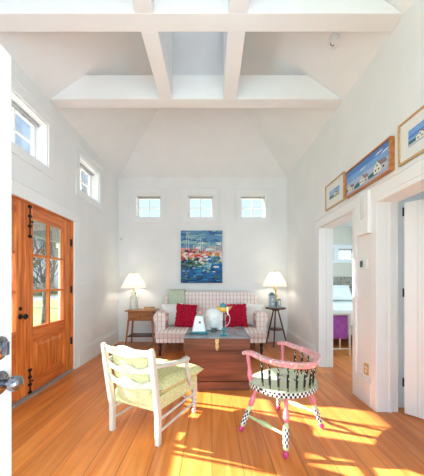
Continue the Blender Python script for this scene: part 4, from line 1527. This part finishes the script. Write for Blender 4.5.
# bent arm and back rail
RW, RY = 0.246, -0.005
def rail_pt(s):
    """s 0..1 from left arm end round the back to right arm end"""
    Ls = 0.215
    arc = PI * RW
    tot = 2 * Ls + arc
    d = s * tot
    if d < Ls:
        return Vector((-RW - 0.004 * (1 - d / Ls), RY + Ls - d, 0))
    if d > Ls + arc:
        e_ = d - Ls - arc
        return Vector((RW + 0.004 * (e_ / Ls), RY + e_, 0))
    a = PI + (d - Ls) / RW
    return Vector((RW * math.cos(a), RY + RW * math.sin(a) * 1.0, 0))
def rail_z(s):
    return 0.645 - 0.062 * max(0, 1 - abs(2 * s - 1) * 1.2) ** 0.75
q = MB()
n_ = 56
vs, fs = [], []
for i in range(n_ + 1):
    s = i / n_
    p = rail_pt(s)
    a, b_ = rail_pt(max(0, s - 0.01)), rail_pt(min(1, s + 0.01))
    tg = (b_ - a).normalized()
    out = Vector((tg.y, -tg.x, 0))
    if out.dot(p - Vector((0, 0, 0))) < 0:
        out = -out
    c_ = max(0, 1 - abs(2 * s - 1) * 1.5)
    en = min(1, min(s, 1 - s) / 0.05)
    wd = 0.032 - 0.008 * min(1, c_ * 2.5)
    wd *= (0.75 + 0.25 * en) if en < 1 else 1
    ht = 0.028 + 0.020 * min(1, c_ * 2.0)
    z = rail_z(s)
    lean = 0.02 * min(1, c_ * 2)
    for (o_, h_) in ((-1, 0), (1, 0), (1, 1), (-1, 1)):
        vs.append(p + out * (o_ * wd + lean * h_) + Vector((0, 0, z + ht * h_ - (1 - en) * 0.012)))
for i in range(n_):
    a = i * 4
    for k_ in range(4):
        fs.append((a + k_, a + (k_ + 1) % 4, a + 4 + (k_ + 1) % 4, a + 4 + k_))
fs += [(3, 2, 1, 0), (n_ * 4, n_ * 4 + 1, n_ * 4 + 2, n_ * 4 + 3)]
q.add(vs, fs)
q.build('arm_rail', PINKFL, pcx, bevel=0.009, smooth=True, seg=3)
# spindles, black with chalk and ochre marks
for i in range(13):
    s = 0.15 + 0.70 * i / 12
    p = rail_pt(s)
    top = p + Vector((0, 0, rail_z(s) + 0.004))
    bot = Vector((p.x * 0.93, (p.y) * 0.93 - 0.0, SZ1 - 0.004))
    ns = 14
    pts = [bot.lerp(top, k_ / ns) for k_ in range(ns + 1)]
    MB().tube(pts, [0.0070 + 0.0025 * math.sin(PI * k_ / ns) for k_ in range(ns + 1)], 8, matf=lambda a, b_: (1 if (a * 3 + b_ * 2) % 11 == 0 else (2 if (a * 5 + b_ * 3) % 13 == 0 else 0))).build('spindle', [INK, CHALK, GOLD], pcx, smooth=True)
for s_ in (-1, 1):
    a = Vector((s_ * 0.228, 0.150, SZ1 - 0.004))
    b_ = Vector((s_ * 0.249, 0.165, 0.648))
    pts = [a.lerp(b_, k_ / 12) for k_ in range(13)]
    MB().tube(pts, [0.013, 0.016, 0.020, 0.022, 0.019, 0.014, 0.012, 0.012, 0.013, 0.015, 0.016, 0.014, 0.012], 12).build('arm_post', PINK, pcx, smooth=True)

# ------------------------------------------------------------------ bedroom beyond the right opening
bed = thing('bed', 'bed with white bedding in the room beyond the right opening', 'bed', (2.75, 5.55, 0))
MB().box(-0.85, 0.85, -0.75, 0.95, 0.22, 0.50).build('box_spring', mat('grey_ticking', (0.55, 0.54, 0.55), 0.9, 0.05, 20), bed, bevel=0.02)
cushion(20, 20, -0.88, 0.88, -0.80, 0.95, 0.42, 0.78, 0.07, MB()).build('duvet', WHITEF, bed, bevel=0.015, smooth=True)
MB().box(-0.88, 0.88, 0.955, 0.995, 0.15, 1.38).build('headboard', spots_material('dark_patterned_headboard', (0.38, 0.33, 0.26), [(0.14, 0.13, 0.16), (0.5, 0.46, 0.36), (0.22, 0.2, 0.22)], 18, 0.4, 0.8), bed, bevel=0.01)
for (x, y) in ((-0.8, -0.7), (0.8, -0.7), (0.8, 0.85), (-0.8, 0.85)):
    MB().tube([(x, y, 0), (x, y, 0.23)], [0.025, 0.035], 8).build('leg', CREAM, bed)
for (x, lab, sd_) in ((-0.42, 'white bed pillow, left one against the patterned headboard', 5), (0.36, 'white bed pillow, right one against the patterned headboard', 6)):
    o = pillow_mesh(0.68, 0.46, 0.18, 0, sd_).build('bed_pillow', WHITEF, smooth=True)
    o.rotation_euler = (R(-35), 0, 0)
    o.location = (2.75 + x, 6.22, 0.78 + 0.20)
    tag(o, lab, 'pillow', 'bed pillows')
t = thing('upholstered_bench', 'purple velvet bench with cream legs at the foot of the bed', 'bench', (2.075, 4.44, 0))
MB().box(-0.235, 0.235, -0.16, 0.16, 0.27, 0.675).build('upholstered_box', PURPLE, t, bevel=0.012)
MB().box(-0.28, 0.28, -0.185, 0.185, 0.675, 0.705).build('seat_top', CREAM, t, bevel=0.006)
for (sx__, sy__) in ((-1, -1), (1, -1), (1, 1), (-1, 1)):
    MB().tube([(0.258 * sx__, 0.165 * sy__, 0), (0.258 * sx__, 0.165 * sy__, 0.675)], [0.017, 0.024], 4, ang=PI / 4).build('leg', CREAM, t)
q = MB().tube([(-0.25, -0.165, 0.10), (0.25, -0.165, 0.10)], 0.012, 8)
q.build('stretcher', CREAM, t)
